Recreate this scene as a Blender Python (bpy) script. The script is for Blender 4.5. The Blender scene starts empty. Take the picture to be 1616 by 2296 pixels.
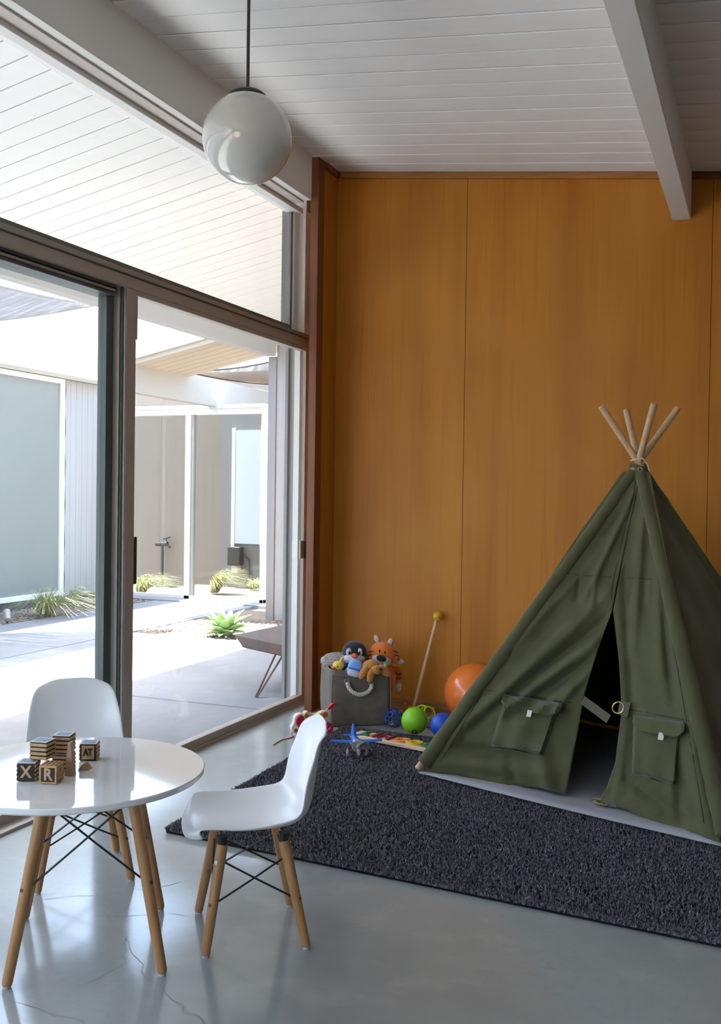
import bpy, bmesh, math, random
import numpy as np
from mathutils import Vector, Matrix
random.seed(7); RNG = np.random.default_rng(7)
S = bpy.context.scene
COL = S.collection

# ------------------------------------------------------------------ camera
F_PX, YAW, PITCH, ROLL, CAM_H = 2224.68, .3845, -.0169, .0141, 1.15
def cam_basis():
    cy, sy, cp, sp = math.cos(YAW), math.sin(YAW), math.cos(PITCH), math.sin(PITCH)
    f = Vector((-sy * cp, cy * cp, sp)); r = Vector((cy, sy, 0)); u = r.cross(f)
    cr, sr = math.cos(ROLL), math.sin(ROLL)
    return cr * r + sr * u, -sr * r + cr * u, f
_r, _u, _f = cam_basis()
cd = bpy.data.cameras.new('camera'); cam = bpy.data.objects.new('camera', cd); COL.objects.link(cam)
cd.sensor_fit = 'HORIZONTAL'; cd.sensor_width = 36.0; cd.lens = F_PX / 1616 * 36.0
cd.clip_start = .05; cd.clip_end = 200
M = Matrix((( _r.x, _u.x, -_f.x, 0), (_r.y, _u.y, -_f.y, 0), (_r.z, _u.z, -_f.z, CAM_H), (0, 0, 0, 1)))
cam.matrix_world = M
S.camera = cam

# ------------------------------------------------------------------ sky, sun, exposure
w = bpy.data.worlds.new('sky'); S.world = w; w.use_nodes = True
nt = w.node_tree; nt.nodes.clear()
sky = nt.nodes.new('ShaderNodeTexSky'); sky.sky_type = 'NISHITA'; sky.sun_disc = False
sky.sun_elevation = math.radians(66); sky.sun_rotation = math.radians(-80); sky.dust_density = 2.0; sky.air_density = 1.0
bg = nt.nodes.new('ShaderNodeBackground'); bg.inputs[1].default_value = .45
wo = nt.nodes.new('ShaderNodeOutputWorld')
tint = nt.nodes.new('ShaderNodeMix'); tint.data_type = 'RGBA'; tint.blend_type = 'MULTIPLY'; tint.inputs['Factor'].default_value = 1.0; tint.inputs['B'].default_value = (1.05, 1.0, .93, 1)
nt.links.new(sky.outputs[0], tint.inputs['A']); nt.links.new(tint.outputs['Result'], bg.inputs[0]); nt.links.new(bg.outputs[0], wo.inputs[0])
sl = bpy.data.lights.new('sun', 'SUN'); sl.energy = 9.0; sl.angle = math.radians(.6); sl.color = (1, .97, .93)
so = bpy.data.objects.new('sun', sl); COL.objects.link(so)
so.rotation_euler = Vector((.74, .20, -2.75)).to_track_quat('-Z', 'Y').to_euler()
S.view_settings.view_transform = 'Standard'; S.view_settings.look = 'None'
S.view_settings.gamma = 1.0; S.view_settings.use_curve_mapping = False
S.view_settings.exposure = 2.4
S.cycles.diffuse_bounces = 6; S.cycles.max_bounces = 14

# ------------------------------------------------------------------ helpers
def tag(o, label=None, cat=None, group=None, kind=None):
    if label: o['label'] = label
    if cat: o['category'] = cat
    if group: o['group'] = group
    if kind: o['kind'] = kind
    return o
def thing(name, label, cat, loc=(0, 0, 0), rz=0, group=None, kind=None):
    o = bpy.data.objects.new(name, None); COL.objects.link(o); o.empty_display_size = .05
    o.location = loc; o.rotation_euler = (0, 0, rz)
    return tag(o, label, cat, group, kind)
def copy_tree(o, parent=None):
    c = o.copy(); COL.objects.link(c)
    if parent: c.parent = parent; c.matrix_parent_inverse = o.matrix_parent_inverse
    for ch in list(o.children): copy_tree(ch, c)
    return c
def V(*a): return np.array(a, float)
def unit(v): v = np.asarray(v, float); return v / (np.linalg.norm(v) + 1e-12)
def frame(d):
    d = unit(d); a = V(0, 0, 1) if abs(d[2]) < .9 else V(1, 0, 0)
    x = unit(np.cross(a, d)); return x, np.cross(d, x), d
def rotz(a): c, s = math.cos(a), math.sin(a); return np.array([[c, -s, 0], [s, c, 0], [0, 0, 1.]])
def rotx(a): c, s = math.cos(a), math.sin(a); return np.array([[1, 0, 0], [0, c, -s], [0, s, c]])
def roty(a): c, s = math.cos(a), math.sin(a); return np.array([[c, 0, s], [0, 1, 0], [-s, 0, c]])

class MB:
    def __init__(s): s.v = []; s.f = []
    def add(s, vs, fs):
        n = len(s.v); s.v.extend([tuple(map(float, p)) for p in vs]); s.f.extend([tuple(i + n for i in f) for f in fs]); return s
    def box(s, lo, hi, R=None, c=None):
        lo, hi = V(*lo), V(*hi)
        P = np.array([[x, y, z] for z in (lo[2], hi[2]) for y in (lo[1], hi[1]) for x in (lo[0], hi[0])])
        if R is not None: P = P @ np.asarray(R).T
        if c is not None: P = P + V(*c)
        return s.add(P, [(0, 2, 3, 1), (4, 5, 7, 6), (0, 1, 5, 4), (2, 6, 7, 3), (0, 4, 6, 2), (1, 3, 7, 5)])
    def hexa(s, P):   # 8 points: bottom ring of 4, top ring of 4
        return s.add(P, [(3, 2, 1, 0), (4, 5, 6, 7), (0, 1, 5, 4), (1, 2, 6, 5), (2, 3, 7, 6), (3, 0, 4, 7)])
    def tube(s, path, r, n=10, cap=True, closed=False):
        path = [V(*p) for p in path]; m = len(path); r = [r] * m if np.isscalar(r) else list(r)
        vs = []; prev = None
        for i, p in enumerate(path):
            a = path[i - 1] if (i > 0 or closed) else p; b = path[(i + 1) % m] if (i < m - 1 or closed) else p
            d = unit(b - a)
            if prev is None: x, y, _ = frame(d)
            else:
                x = unit(prev - d * (prev @ d)); y = np.cross(d, x)
            prev = x
            for k in range(n):
                t = 2 * math.pi * k / n; vs.append(p + r[i] * (math.cos(t) * x + math.sin(t) * y))
        fs = []
        for i in range(m if closed else m - 1):
            j = (i + 1) % m
            for k in range(n): fs.append((i * n + k, i * n + (k + 1) % n, j * n + (k + 1) % n, j * n + k))
        if cap and not closed:
            fs.append(tuple(range(n))[::-1]); fs.append(tuple((m - 1) * n + k for k in range(n)))
        return s.add(vs, fs)
    def cyl(s, a, b, r0, r1=None, n=16): return s.tube([a, b], [r0, r0 if r1 is None else r1], n)
    def rod(s, a, b, r, n=14, rr=.25):   # rounded-end dowel
        a, b = V(*a), V(*b); d = unit(b - a); e = r * rr
        return s.tube([a, a + d * e, b - d * e, b], [r - e, r, r, r - e], n)
    def ball(s, c, r, sc=(1, 1, 1), R=None, nu=24, nv=16, fn=None):
        vs = []
        for j in range(nv + 1):
            ph = math.pi * j / nv
            for i in range(nu):
                t = 2 * math.pi * i / nu
                p = V(math.sin(ph) * math.cos(t), math.sin(ph) * math.sin(t), math.cos(ph))
                k = fn(p) if fn else 1.0
                p = p * V(*sc) * r * k
                if R is not None: p = np.asarray(R) @ p
                vs.append(p + V(*c))
        fs = []
        for j in range(nv):
            for i in range(nu):
                a, b = j * nu + i, j * nu + (i + 1) % nu
                fs.append((a, a + nu, b + nu, b))
        return s.add(vs, fs)
    def lathe(s, prof, c=(0, 0, 0), n=32, R=None):
        vs = []
        for r, z in prof:
            for k in range(n):
                t = 2 * math.pi * k / n; p = V(r * math.cos(t), r * math.sin(t), z)
                if R is not None: p = np.asarray(R) @ p
                vs.append(p + V(*c))
        m = len(prof); fs = []
        for i in range(m - 1):
            for k in range(n): fs.append((i * n + k, i * n + (k + 1) % n, (i + 1) * n + (k + 1) % n, (i + 1) * n + k))
        if prof[0][0] > 1e-6: fs.append(tuple(range(n))[::-1])
        if prof[-1][0] > 1e-6: fs.append(tuple((m - 1) * n + k for k in range(n)))
        return s.add(vs, fs)
    def grid(s, P, close_u=False):   # P[nv][nu][3]
        P = np.asarray(P); nv, nu = P.shape[:2]; fs = []
        for j in range(nv - 1):
            for i in range(nu if close_u else nu - 1):
                k = (i + 1) % nu; fs.append((j * nu + i, j * nu + k, (j + 1) * nu + k, (j + 1) * nu + i))
        return s.add(P.reshape(-1, 3), fs)
    def prism(s, poly, o, ex, ey, ez, d):   # 2-D polygon in frame (ex, ey), extruded by d along ez
        o, ex, ey, ez = map(lambda a: np.asarray(a, float), (o, ex, ey, ez)); n = len(poly)
        vs = [o + x * ex + y * ey for x, y in poly] + [o + x * ex + y * ey + d * ez for x, y in poly]
        fs = [tuple(range(n))[::-1], tuple(range(n, 2 * n))] + [(i, (i + 1) % n, n + (i + 1) % n, n + i) for i in range(n)]
        return s.add(vs, fs)
    def mesh(s, name, smooth=True, ang=40):
        me = bpy.data.meshes.new(name); me.from_pydata(s.v, [], s.f); me.validate(); 
        b = bmesh.new(); b.from_mesh(me); bmesh.ops.remove_doubles(b, verts=b.verts, dist=1e-6); bmesh.ops.recalc_face_normals(b, faces=b.faces); b.to_mesh(me); b.free()
        if smooth:
            for p in me.polygons: p.use_smooth = True
            me.set_sharp_from_angle(angle=math.radians(ang))
        me.update(); return me
    def build(s, name, mat, parent=None, world=True, smooth=True, ang=40, bevel=0, solid=0, sub=0, seg=2):
        return link(name, s.mesh(name, smooth, ang), mat, parent, world, bevel, solid, sub, seg)
def link(name, me, mat, parent=None, world=True, bevel=0, solid=0, sub=0, seg=2):
    o = bpy.data.objects.new(name, me); COL.objects.link(o)
    if mat is not None:
        me.materials.clear(); me.materials.append(mat)
    if parent is not None:
        o.parent = parent
        if world and parent.type == 'EMPTY':   # built in world space: undo the Empty's placement
            o.matrix_parent_inverse = Matrix.LocRotScale(parent.location, parent.rotation_euler, parent.scale).inverted()
    if solid:
        m = o.modifiers.new('t', 'SOLIDIFY'); m.thickness = solid; m.offset = 0
    if bevel:
        m = o.modifiers.new('b', 'BEVEL'); m.width = bevel; m.segments = seg; m.limit_method = 'ANGLE'; m.angle_limit = math.radians(50)
    if sub:
        m = o.modifiers.new('s', 'SUBSURF'); m.levels = sub; m.render_levels = sub
    return o
def text_mesh(txt, size, depth, bold=0.0, name='letter'):
    cu = bpy.data.curves.new(name, 'FONT'); cu.body = txt; cu.size = size; cu.extrude = depth / 2; cu.offset = bold
    cu.align_x = 'CENTER'; cu.align_y = 'CENTER'; cu.resolution_u = 3
    t = bpy.data.objects.new(name, cu); COL.objects.link(t)
    dg = bpy.context.evaluated_depsgraph_get(); me = bpy.data.meshes.new_from_object(t.evaluated_get(dg))
    bpy.data.objects.remove(t); bpy.data.curves.remove(cu); me.name = name
    return me

# ------------------------------------------------------------------ materials
MATS = {}
def mat(name, col, rough=.5, metal=0, var=None, bump=None, spec=.5, coat=0, sheen=0, trans=0, sss=0):
    """var=(scale xyz, colour2, detail, sharp)  bump=(scale xyz, strength, distance)"""
    if name in MATS: return MATS[name]
    m = bpy.data.materials.new(name); m.use_nodes = True; N = m.node_tree.nodes; L = m.node_tree.links
    b = N['Principled BSDF']; b.inputs['Base Color'].default_value = (*col, 1); b.inputs['Roughness'].default_value = rough
    b.inputs['Metallic'].default_value = metal; b.inputs['Specular IOR Level'].default_value = spec
    b.inputs['Coat Weight'].default_value = coat; b.inputs['Sheen Weight'].default_value = sheen; b.inputs['Transmission Weight'].default_value = trans
    if sss: b.inputs['Subsurface Weight'].default_value = sss; b.inputs['Subsurface Radius'].default_value = (.03, .03, .03)
    def noise(sc, det=4.0):
        tc = N.new('ShaderNodeTexCoord'); mp = N.new('ShaderNodeMapping'); mp.inputs['Scale'].default_value = sc
        n = N.new('ShaderNodeTexNoise'); n.inputs['Scale'].default_value = 1.0; n.inputs['Detail'].default_value = det
        L.new(tc.outputs['Object'], mp.inputs[0]); L.new(mp.outputs[0], n.inputs['Vector']); return n
    if var:
        vs = var if isinstance(var, list) else [var]
        src = None
        for sc, c2, det, lo, hi in vs:
            n = noise(sc, det); rp = N.new('ShaderNodeMapRange'); rp.inputs['From Min'].default_value = lo; rp.inputs['From Max'].default_value = hi
            L.new(n.outputs['Fac'], rp.inputs['Value'])
            mx = N.new('ShaderNodeMix'); mx.data_type = 'RGBA'; L.new(rp.outputs['Result'], mx.inputs['Factor'])
            if src is None: mx.inputs['A'].default_value = (*col, 1)
            else: L.new(src, mx.inputs['A'])
            mx.inputs['B'].default_value = (*c2, 1); src = mx.outputs['Result']
        L.new(src, b.inputs['Base Color'])
    if bump:
        n = noise(bump[0], 3.0); bp = N.new('ShaderNodeBump'); bp.inputs['Strength'].default_value = bump[1]; bp.inputs['Distance'].default_value = bump[2]
        L.new(n.outputs['Fac'], bp.inputs['Height']); L.new(bp.outputs[0], b.inputs['Normal'])
    MATS[name] = m; return m
def glass(name, tint=(1, 1, 1), refl=1.0, rough=0.0):
    m = bpy.data.materials.new(name); m.use_nodes = True; N = m.node_tree.nodes; L = m.node_tree.links; N.clear()
    o = N.new('ShaderNodeOutputMaterial'); t = N.new('ShaderNodeBsdfTransparent'); t.inputs[0].default_value = (*tint, 1)
    g = N.new('ShaderNodeBsdfGlossy'); g.inputs['Roughness'].default_value = rough; g.inputs[0].default_value = (refl, refl, refl, 1)
    lw = N.new('ShaderNodeLayerWeight'); pw = N.new('ShaderNodeMath'); pw.operation = 'POWER'; pw.inputs[1].default_value = 5.0
    fr = N.new('ShaderNodeMapRange'); fr.inputs['To Min'].default_value = .035; fr.inputs['To Max'].default_value = .9; mx = N.new('ShaderNodeMixShader')
    L.new(lw.outputs['Facing'], pw.inputs[0]); L.new(pw.outputs[0], fr.inputs['Value']); L.new(fr.outputs[0], mx.inputs[0]); L.new(t.outputs[0], mx.inputs[1]); L.new(g.outputs[0], mx.inputs[2]); L.new(mx.outputs[0], o.inputs[0])
    return m
def mesh_cloth(name, col, density):   # woven shade mesh: part opaque, part open
    m = bpy.data.materials.new(name); m.use_nodes = True; N = m.node_tree.nodes; L = m.node_tree.links; N.clear()
    o = N.new('ShaderNodeOutputMaterial'); t = N.new('ShaderNodeBsdfTransparent'); d = N.new('ShaderNodeBsdfDiffuse'); d.inputs[0].default_value = (*col, 1)
    tc = N.new('ShaderNodeTexCoord'); mp = N.new('ShaderNodeMapping'); mp.inputs['Scale'].default_value = (1, 22, 6); n = N.new('ShaderNodeTexNoise'); n.inputs['Scale'].default_value = 1; n.inputs['Detail'].default_value = 6
    rp = N.new('ShaderNodeMapRange'); rp.inputs['From Min'].default_value = .3; rp.inputs['From Max'].default_value = .7; rp.inputs['To Min'].default_value = density - .15; rp.inputs['To Max'].default_value = density + .15
    L.new(tc.outputs['Object'], mp.inputs[0]); L.new(mp.outputs[0], n.inputs['Vector']); L.new(n.outputs['Fac'], rp.inputs['Value'])
    mx = N.new('ShaderNodeMixShader'); L.new(rp.outputs['Result'], mx.inputs[0]); L.new(t.outputs[0], mx.inputs[1]); L.new(d.outputs[0], mx.inputs[2]); L.new(mx.outputs[0], o.inputs[0])
    return m

m_ceil = mat('white_ceiling_paint', (.80, .80, .78), .55, var=((1.2, 8, 1), (.72, .72, .70), 3, .45, .8))
m_beam = mat('white_beam_paint', (.74, .73, .69), .5)
m_white = mat('white_gloss_paint', (.78, .77, .74), .4)
m_wood = mat('stained_plywood', (.50, .19, .020), .45, spec=.22,
             var=[((5, 5, .45), (.39, .135, .012), 6, .42, .66), ((60, 60, 1.6), (.37, .125, .012), 3, .52, .86), ((1.1, 1, .8), (.53, .235, .040), 2, .45, .8)],
             bump=((220, 220, 4), .05, .001))
m_redwood = mat('red_stained_trim', (.21, .062, .020), .42, var=((40, 40, 2), (.15, .04, .012), 4, .4, .7))
m_basew = mat('stained_baseboard', (.38, .16, .036), .45, var=((3, 60, 60), (.28, .11, .022), 4, .4, .7))
m_conc = mat('polished_concrete', (.37, .39, .375), .13, spec=.5, coat=.0,
             var=[((1.3, 1.3, 1), (.27, .295, .295), 5, .38, .68), ((7, 7, 7), (.42, .43, .41), 6, .52, .9), ((40, 40, 40), (.30, .32, .32), 3, .5, 1.1)], bump=((3, 3, 3), .04, .01))
m_alu = mat('bronze_aluminium', (.40, .35, .295), .45, metal=.0, spec=.5)
m_alug = mat('grey_aluminium', (.36, .345, .31), .38, metal=.3)
m_alud = mat('dark_aluminium', (.085, .10, .10), .4, metal=.3)
m_black = mat('black_metal', (.012, .012, .014), .4)
m_chrome = mat('bright_metal', (.6, .6, .58), .25, metal=1)
m_brass = mat('brass_ring', (.55, .40, .16), .3, metal=1)
m_leg = mat('beech_leg', (.42, .215, .085), .42, var=[((60, 60, 4), (.33, .155, .055), 4, .4, .75)])
m_dowel = mat('pale_dowel', (.62, .42, .25), .5, var=[((60, 60, 5), (.50, .31, .17), 4, .4, .8)])
m_plast = mat('white_moulded_plastic', (.80, .81, .83), .3, spec=.5)
m_top = mat('white_lacquer_tabletop', (.80, .80, .79), .05, spec=.6, coat=.4)
m_opal = mat('opal_glass', (.55, .55, .51), .08, spec=.5, coat=.6)
m_canvas = mat('olive_canvas', (.100, .098, .046), .85, sheen=.2, spec=.2, var=((9, 9, 9), (.080, .078, .036), 5, .35, .7), bump=((420, 420, 420), .35, .0012))
m_strap = mat('khaki_webbing', (.10, .10, .065), .8)
m_mat = mat('grey_floor_mat', (.34, .34, .37), .7, spec=.3)
m_tag = mat('white_tag', (.7, .62, .55), .6)
m_rope = mat('white_rope', (.66, .62, .54), .8, bump=((300, 300, 300), .5, .002))
m_rug = mat('charcoal_rug_base', (.012, .012, .014), .95, spec=.1)
m_pile = mat('charcoal_pile', (.022, .022, .025), .9, spec=.15, sheen=.1, var=[((115, 115, 60), (.20, .195, .212), 2, .40, .66), ((260, 260, 90), (.44, .43, .46), 1, .55, .76)])
m_grey = mat('grey_felt', (.195, .165, .135), .9, spec=.2, var=((25, 25, 25), (.155, .132, .106), 4, .35, .7), bump=((250, 250, 250), .4, .002))
m_patio = mat('patio_concrete', (.27, .275, .285), .8, spec=.3, var=[((1.6, 1.6, 1), (.215, .22, .23), 6, .4, .7), ((9, 9, 9), (.305, .31, .32), 5, .5, .9), ((3.5, 6, 1), (.24, .20, .165), 5, .64, .9)])
m_gravel = mat('tan_gravel', (.33, .27, .21), .9, var=((60, 60, 60), (.20, .16, .13), 3, .4, .7))
m_soil = mat('dry_soil', (.22, .175, .13), .95, var=((12, 12, 12), (.14, .11, .085), 5, .4, .7))
m_side = mat('white_grooved_siding', (.40, .39, .385), .7, var=((90, 90, .6), (.34, .33, .325), 3, .45, .8))
m_taupe = mat('taupe_siding', (.175, .150, .125), .8, var=((70, 70, .5), (.14, .12, .10), 3, .45, .8))
m_tan = mat('tan_soffit_boards', (.46, .385, .295), .7)
m_fasc = mat('cream_fascia', (.40, .37, .335), .7)
m_frost = mat('frosted_window', (.215, .235, .215), .35, spec=.6)
m_pane = glass('clear_pane', (.86, .88, .88))
m_pane2 = glass('grey_pane', (.80, .81, .80))
m_sail = mesh_cloth('shade_mesh', (.40, .41, .45), .76)
m_sail2 = mesh_cloth('brown_shade_mesh', (.26, .22, .20), .8)
m_brown = mat('brown_vinyl_cover', (.115, .085, .072), .6, var=((8, 8, 8), (.09, .066, .056), 3, .4, .7))
m_rust = mat('rusty_steel', (.10, .065, .045), .6, metal=.4)
m_agave = mat('agave_green', (.22, .36, .12), .5, var=((14, 14, 14), (.30, .42, .14), 3, .4, .7))
m_grass = mat('feather_grass', (.30, .36, .13), .7, var=((20, 20, 20), (.62, .56, .36), 2, .4, .65))
def flat(n, c, r=.5, **k): return mat(n, c, r, **k)

# ------------------------------------------------------------------ room shell
GX = -2.33            # inner face of the glazed wall
WY = 5.03             # plywood wall
Y0 = -2.6; X1 = 2.2
def zc(x): return 2.919 - .107 * (x + 2.19)
PL = .1435
o = MB().box((-2.46, Y0, -.12), (X1 + .1, WY + .12, 0)).build('floor', m_conc, smooth=False); tag(o, 'polished grey concrete floor with fine cracks', None, None, 'structure')
# hairline cracks in the slab, as thin dark filled grooves flush with it
crk = MB()
def crack(pts, wdt=.0009):
    P = [V(x, y, .0006) for x, y in pts]; Q = [P[0]]
    for a, b in zip(P[:-1], P[1:]):
        n = max(2, int(np.linalg.norm(b - a) / .03)); d = b - a; nn = V(-d[1], d[0], 0) / np.linalg.norm(d)
        for k in range(1, n + 1): Q.append(a + d * k / n + nn * random.uniform(-.009, .009))
    for a, b in zip(Q[:-1], Q[1:]):
        d = unit(b - a); nn = V(-d[1], d[0], 0) * wdt * random.uniform(.3, 1)
        crk.add([a + nn, a - nn, b - nn, b + nn], [(0, 1, 2, 3)])
crack([(-1.72, 2.34), (-1.62, 2.22), (-1.50, 2.14), (-1.33, 1.98), (-1.16, 1.88), (-1.0, 1.83)])
crack([(-1.50, 2.14), (-1.42, 2.02), (-1.44, 1.9)]); crack([(-1.9, 2.2), (-1.72, 2.34), (-1.55, 2.52)]); crack([(-1.62, 2.22), (-1.5, 2.3), (-1.3, 2.34), (-1.1, 2.5)])
crack([(-1.6, 1.78), (-1.35, 1.75), (-1.05, 1.7), (-.8, 1.78)])
tag(crk.build('floor_cracks', mat('crack_fill', (.20, .205, .20), .7), o, smooth=False), kind='stuff')
# ceiling boards
ceil = thing('ceiling', 'white painted tongue and groove ceiling', None, kind='structure')
MB().hexa([(-2.36, Y0, zc(-2.36) + .05), (X1, Y0, zc(X1) + .05), (X1, WY + .1, zc(X1) + .05), (-2.36, WY + .1, zc(-2.36) + .05),
           (-2.36, Y0, zc(-2.36) + .15), (X1, Y0, zc(X1) + .15), (X1, WY + .1, zc(X1) + .15), (-2.36, WY + .1, zc(-2.36) + .15)]).build('roof_deck', m_ceil, ceil, smooth=False)
def board(x0, z0, x1, z1, wd, th=.05, g=.005, c=.003):
    b = MB(); P = []
    for x, z in ((x0, z0), (x1, z1)):
        P.append([(x, g, z + c), (x, g + c, z), (x, wd - g - c, z), (x, wd - g, z + c), (x, wd - g, z + th), (x, g, z + th)])
    return b.add(P[0] + P[1], [tuple(range(6)), tuple(range(11, 5, -1))] + [(i, (i + 1) % 6, 6 + (i + 1) % 6, 6 + i) for i in range(6)]).mesh('board', False)
cb = board(-2.30, zc(-2.30), X1, zc(X1), PL); cb.materials.append(m_ceil)
y = 3.293 - 41 * PL
while y < WY - .01:
    p = bpy.data.objects.new('ceiling_board', cb); COL.objects.link(p); p.parent = ceil; p.location = (0, y, random.uniform(-.001, .001)); y += PL
# beams
b1 = MB().box((-2.37, Y0, 2.69), (-2.2155, 4.735, 3.08)).build('ceiling_beam', m_beam, bevel=.004); tag(b1, 'deep white beam running above the glazed wall', None, None, 'structure')
b2 = MB().box((-.4293, Y0, 2.50), (-.3442, WY + .02, 2.85)).build('ceiling_beam', m_beam, bevel=.004); tag(b2, 'slender white beam crossing to the plywood wall', None, None, 'structure')
# plywood wall: sheets over studs
wb = MB().box((-2.45, WY + .012, 0), (X1 + .1, WY + .12, 3.1)).build('wall_back', m_redwood, smooth=False); tag(wb, 'orange brown stained plywood wall', None, None, 'structure')
for x0, x1 in ((-2.195, -1.4585), (-1.4565, -.2455), (-.2435, .9665), (.9685, X1)):
    MB().hexa([(x0, WY, .0), (x1, WY, .0), (x1, WY + .012, .0), (x0, WY + .012, .0), (x0, WY, zc(x0) + .02), (x1, WY, zc(x1) + .02), (x1, WY + .012, zc(x1) + .02), (x0, WY + .012, zc(x0) + .02)]).build('plywood_sheet', m_wood, wb, smooth=False, bevel=.001, seg=1)
o = MB().box((-2.19, WY - .010, 0), (X1, WY, .062)).build('baseboard_back', m_basew, bevel=.002); tag(o, 'stained wooden baseboard', None, None, 'structure')
def crown(x0, x1):
    return MB().hexa([(x0, WY - .016, zc(x0) - .032), (x1, WY - .016, zc(x1) - .032), (x1, WY, zc(x1) - .032), (x0, WY, zc(x0) - .032), (x0, WY - .016, zc(x0) + .002), (x1, WY - .016, zc(x1) + .002), (x1, WY, zc(x1) + .002), (x0, WY, zc(x0) + .002)])
tag(crown(-2.175, -.431).build('trim_1', m_basew, bevel=.002), 'wooden cornice strip', None, None, 'structure')
tag(crown(-.342, X1).build('trim_2', m_redwood, bevel=.002), 'wooden cornice strip beyond the beam', None, None, 'structure')
# short plywood return and its post beside the door
rt = MB().box((-2.232, 4.83, 0), (-2.195, WY + .01, zc(-2.2) + .02)).build('wall_left', m_wood, smooth=False); tag(rt, 'short plywood return wall beside the door', None, None, 'structure')
MB().box((-2.232, 4.757, 0), (-2.187, 4.835, zc(-2.2) + .005)).build('corner_post', m_redwood, rt, bevel=.003)
MB().box((-2.195, 4.84, zc(-2.2) - .035), (-2.178, WY - .016, zc(-2.2) + .003)).build('cornice', m_redwood, rt, bevel=.002)
MB().box((-2.195, 4.84, 0), (-2.184, WY - .01, .062)).build('skirting', m_basew, rt, bevel=.002)
# walls behind the camera: right, and rear with an opening added for light
o = MB().box((X1, Y0, 0), (X1 + .1, WY, 2.9)).build('wall_right', mat('grey_wall_paint', (.34, .34, .33), .7), smooth=False); tag(o, 'plain grey wall beside the viewer', None, None, 'structure')
rear = MB().box((-2.4, Y0 - .1, 2.1), (X1 + .1, Y0, 3.1)).box((-2.4, Y0 - .1, 0), (X1 + .1, Y0, .8)).box((-.6, Y0 - .1, .8), (X1 + .1, Y0, 2.1)).box((-2.4, Y0 - .1, .8), (-2.1, Y0, 2.1)).build('wall_front', m_wood, smooth=False)
tag(rear, 'plywood wall behind the viewer with an opening added to light the room', None, None, 'structure')

# glazed wall
win = thing('window_1', 'clerestory window above the sliding doors', None, kind='structure')
MB().box((-2.375, Y0, 2.055), (-2.369, 4.80, 2.665)).build('pane', m_pane, win, smooth=False)
MB().box((-2.40, Y0, 2.663), (-2.325, 4.86, 2.69)).build('head_stop', m_white, win, bevel=.002)
MB().box((-2.34, Y0, 2.682), (-2.262, 4.735, 2.6905)).build('head_bead', mat('pinkish_bead', (.55, .50, .46), .5), win, bevel=.001)
MB().box((-2.42, 4.80, 2.03), (-2.366, 4.822, 2.67)).build('jamb_gasket', mat('grey_gasket', (.22, .22, .21), .6), win, smooth=False)
MB().box((-2.42, 4.822, 2.03), (-2.355, 4.875, 2.67)).build('jamb_stop', m_white, win, bevel=.002)
MB().box((-2.42, 4.875, 2.025), (-2.315, 4.98, 2.685)).build('jamb', m_white, win, bevel=.003)
MB().box((-2.44, Y0, 1.955), (-2.335, 4.985, 2.005)).build('transom', m_alu, win, bevel=.003)
MB().box((-2.43, Y0, 2.007), (-2.325, 4.985, 2.026)).build('transom_sill', m_alug, win, bevel=.002)
MB().box((-2.41, Y0, 2.026), (-2.36, 4.80, 2.056)).build('glazing_bead', mat('olive_bead', (.17, .165, .135), .5), win, bevel=.002)
for zz, mm in ((1.946, m_alud), (1.930, m_alug), (1.914, m_alud)):
    MB().box((-2.43 - (2.0 - zz) * .1, Y0, zz), (-2.352, 3.235, zz + .009)).build('track_lip', mm, win, smooth=False)
def door(name, y0, y1, x, lab, ml, stile_l, stile_r, latch=False):
    d = thing(name, lab, None, kind='structure')
    MB().box((x - .004, y0 + stile_l, .04), (x + .002, y1 - stile_r, 1.95)).build('pane', m_pane, d, smooth=False)
    MB().box((x - .02, y0, .0), (x + .022, y0 + stile_l, 1.955)).build('stile', ml[0], d, bevel=.002)
    MB().box((x - .02, y1 - stile_r, .0), (x + .022, y1, 1.955)).build('stile', ml[1], d, bevel=.002)
    MB().box((x - .02, y0 + stile_l, .0), (x + .022, y1 - stile_r, .044)).build('bottom_rail', m_alu, d, bevel=.002)
    MB().box((x - .02, y0 + stile_l, 1.936), (x + .022, y1 - stile_r, 1.955)).build('top_rail', m_alu, d, bevel=.002)
    return d
d1 = door('door_1', 3.286, 4.982, -2.355, 'fixed glass door panel beside the plywood wall', (m_alu, m_alu), .062, .042)
MB().box((-2.335, 4.885, .80), (-2.325, 4.935, .897)).build('latch_plate', m_alug, d1, bevel=.002)
MB().box((-2.326, 4.925, .80), (-2.300, 4.95, .897)).build('latch', m_black, d1, bevel=.004)
MB().box((-2.338, 3.35, .78), (-2.330, 3.365, .97)).build('pull', m_black, d1, bevel=.002)
MB().box((-2.345, 3.348, 1.76), (-2.335, 3.362, 1.935)).build('bumper', m_alug, d1, bevel=.002)
d2 = door('door_2', .75, 3.262, -2.40, 'sliding glass door panel behind the small table', (m_alud, m_alud), .05, .045)
for yy, mm in ((3.262, m_alug), (3.270, m_alud), (3.279, m_alug)):
    MB().box((-2.42, yy, .0), (-2.352 + (yy - 3.262), yy + .006, 1.955)).build('weather_strip', mm, d2, smooth=False)
d3 = door('door_3', Y0, .74, -2.355, 'glass door panel behind the viewer', (m_alu, m_alu), .05, .05)
o = MB().box((-2.44, Y0, -.02), (-2.318, 4.985, .010)).build('trim_3', m_alu, bevel=.003); tag(o, 'metal door threshold', None, None, 'structure')
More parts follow.
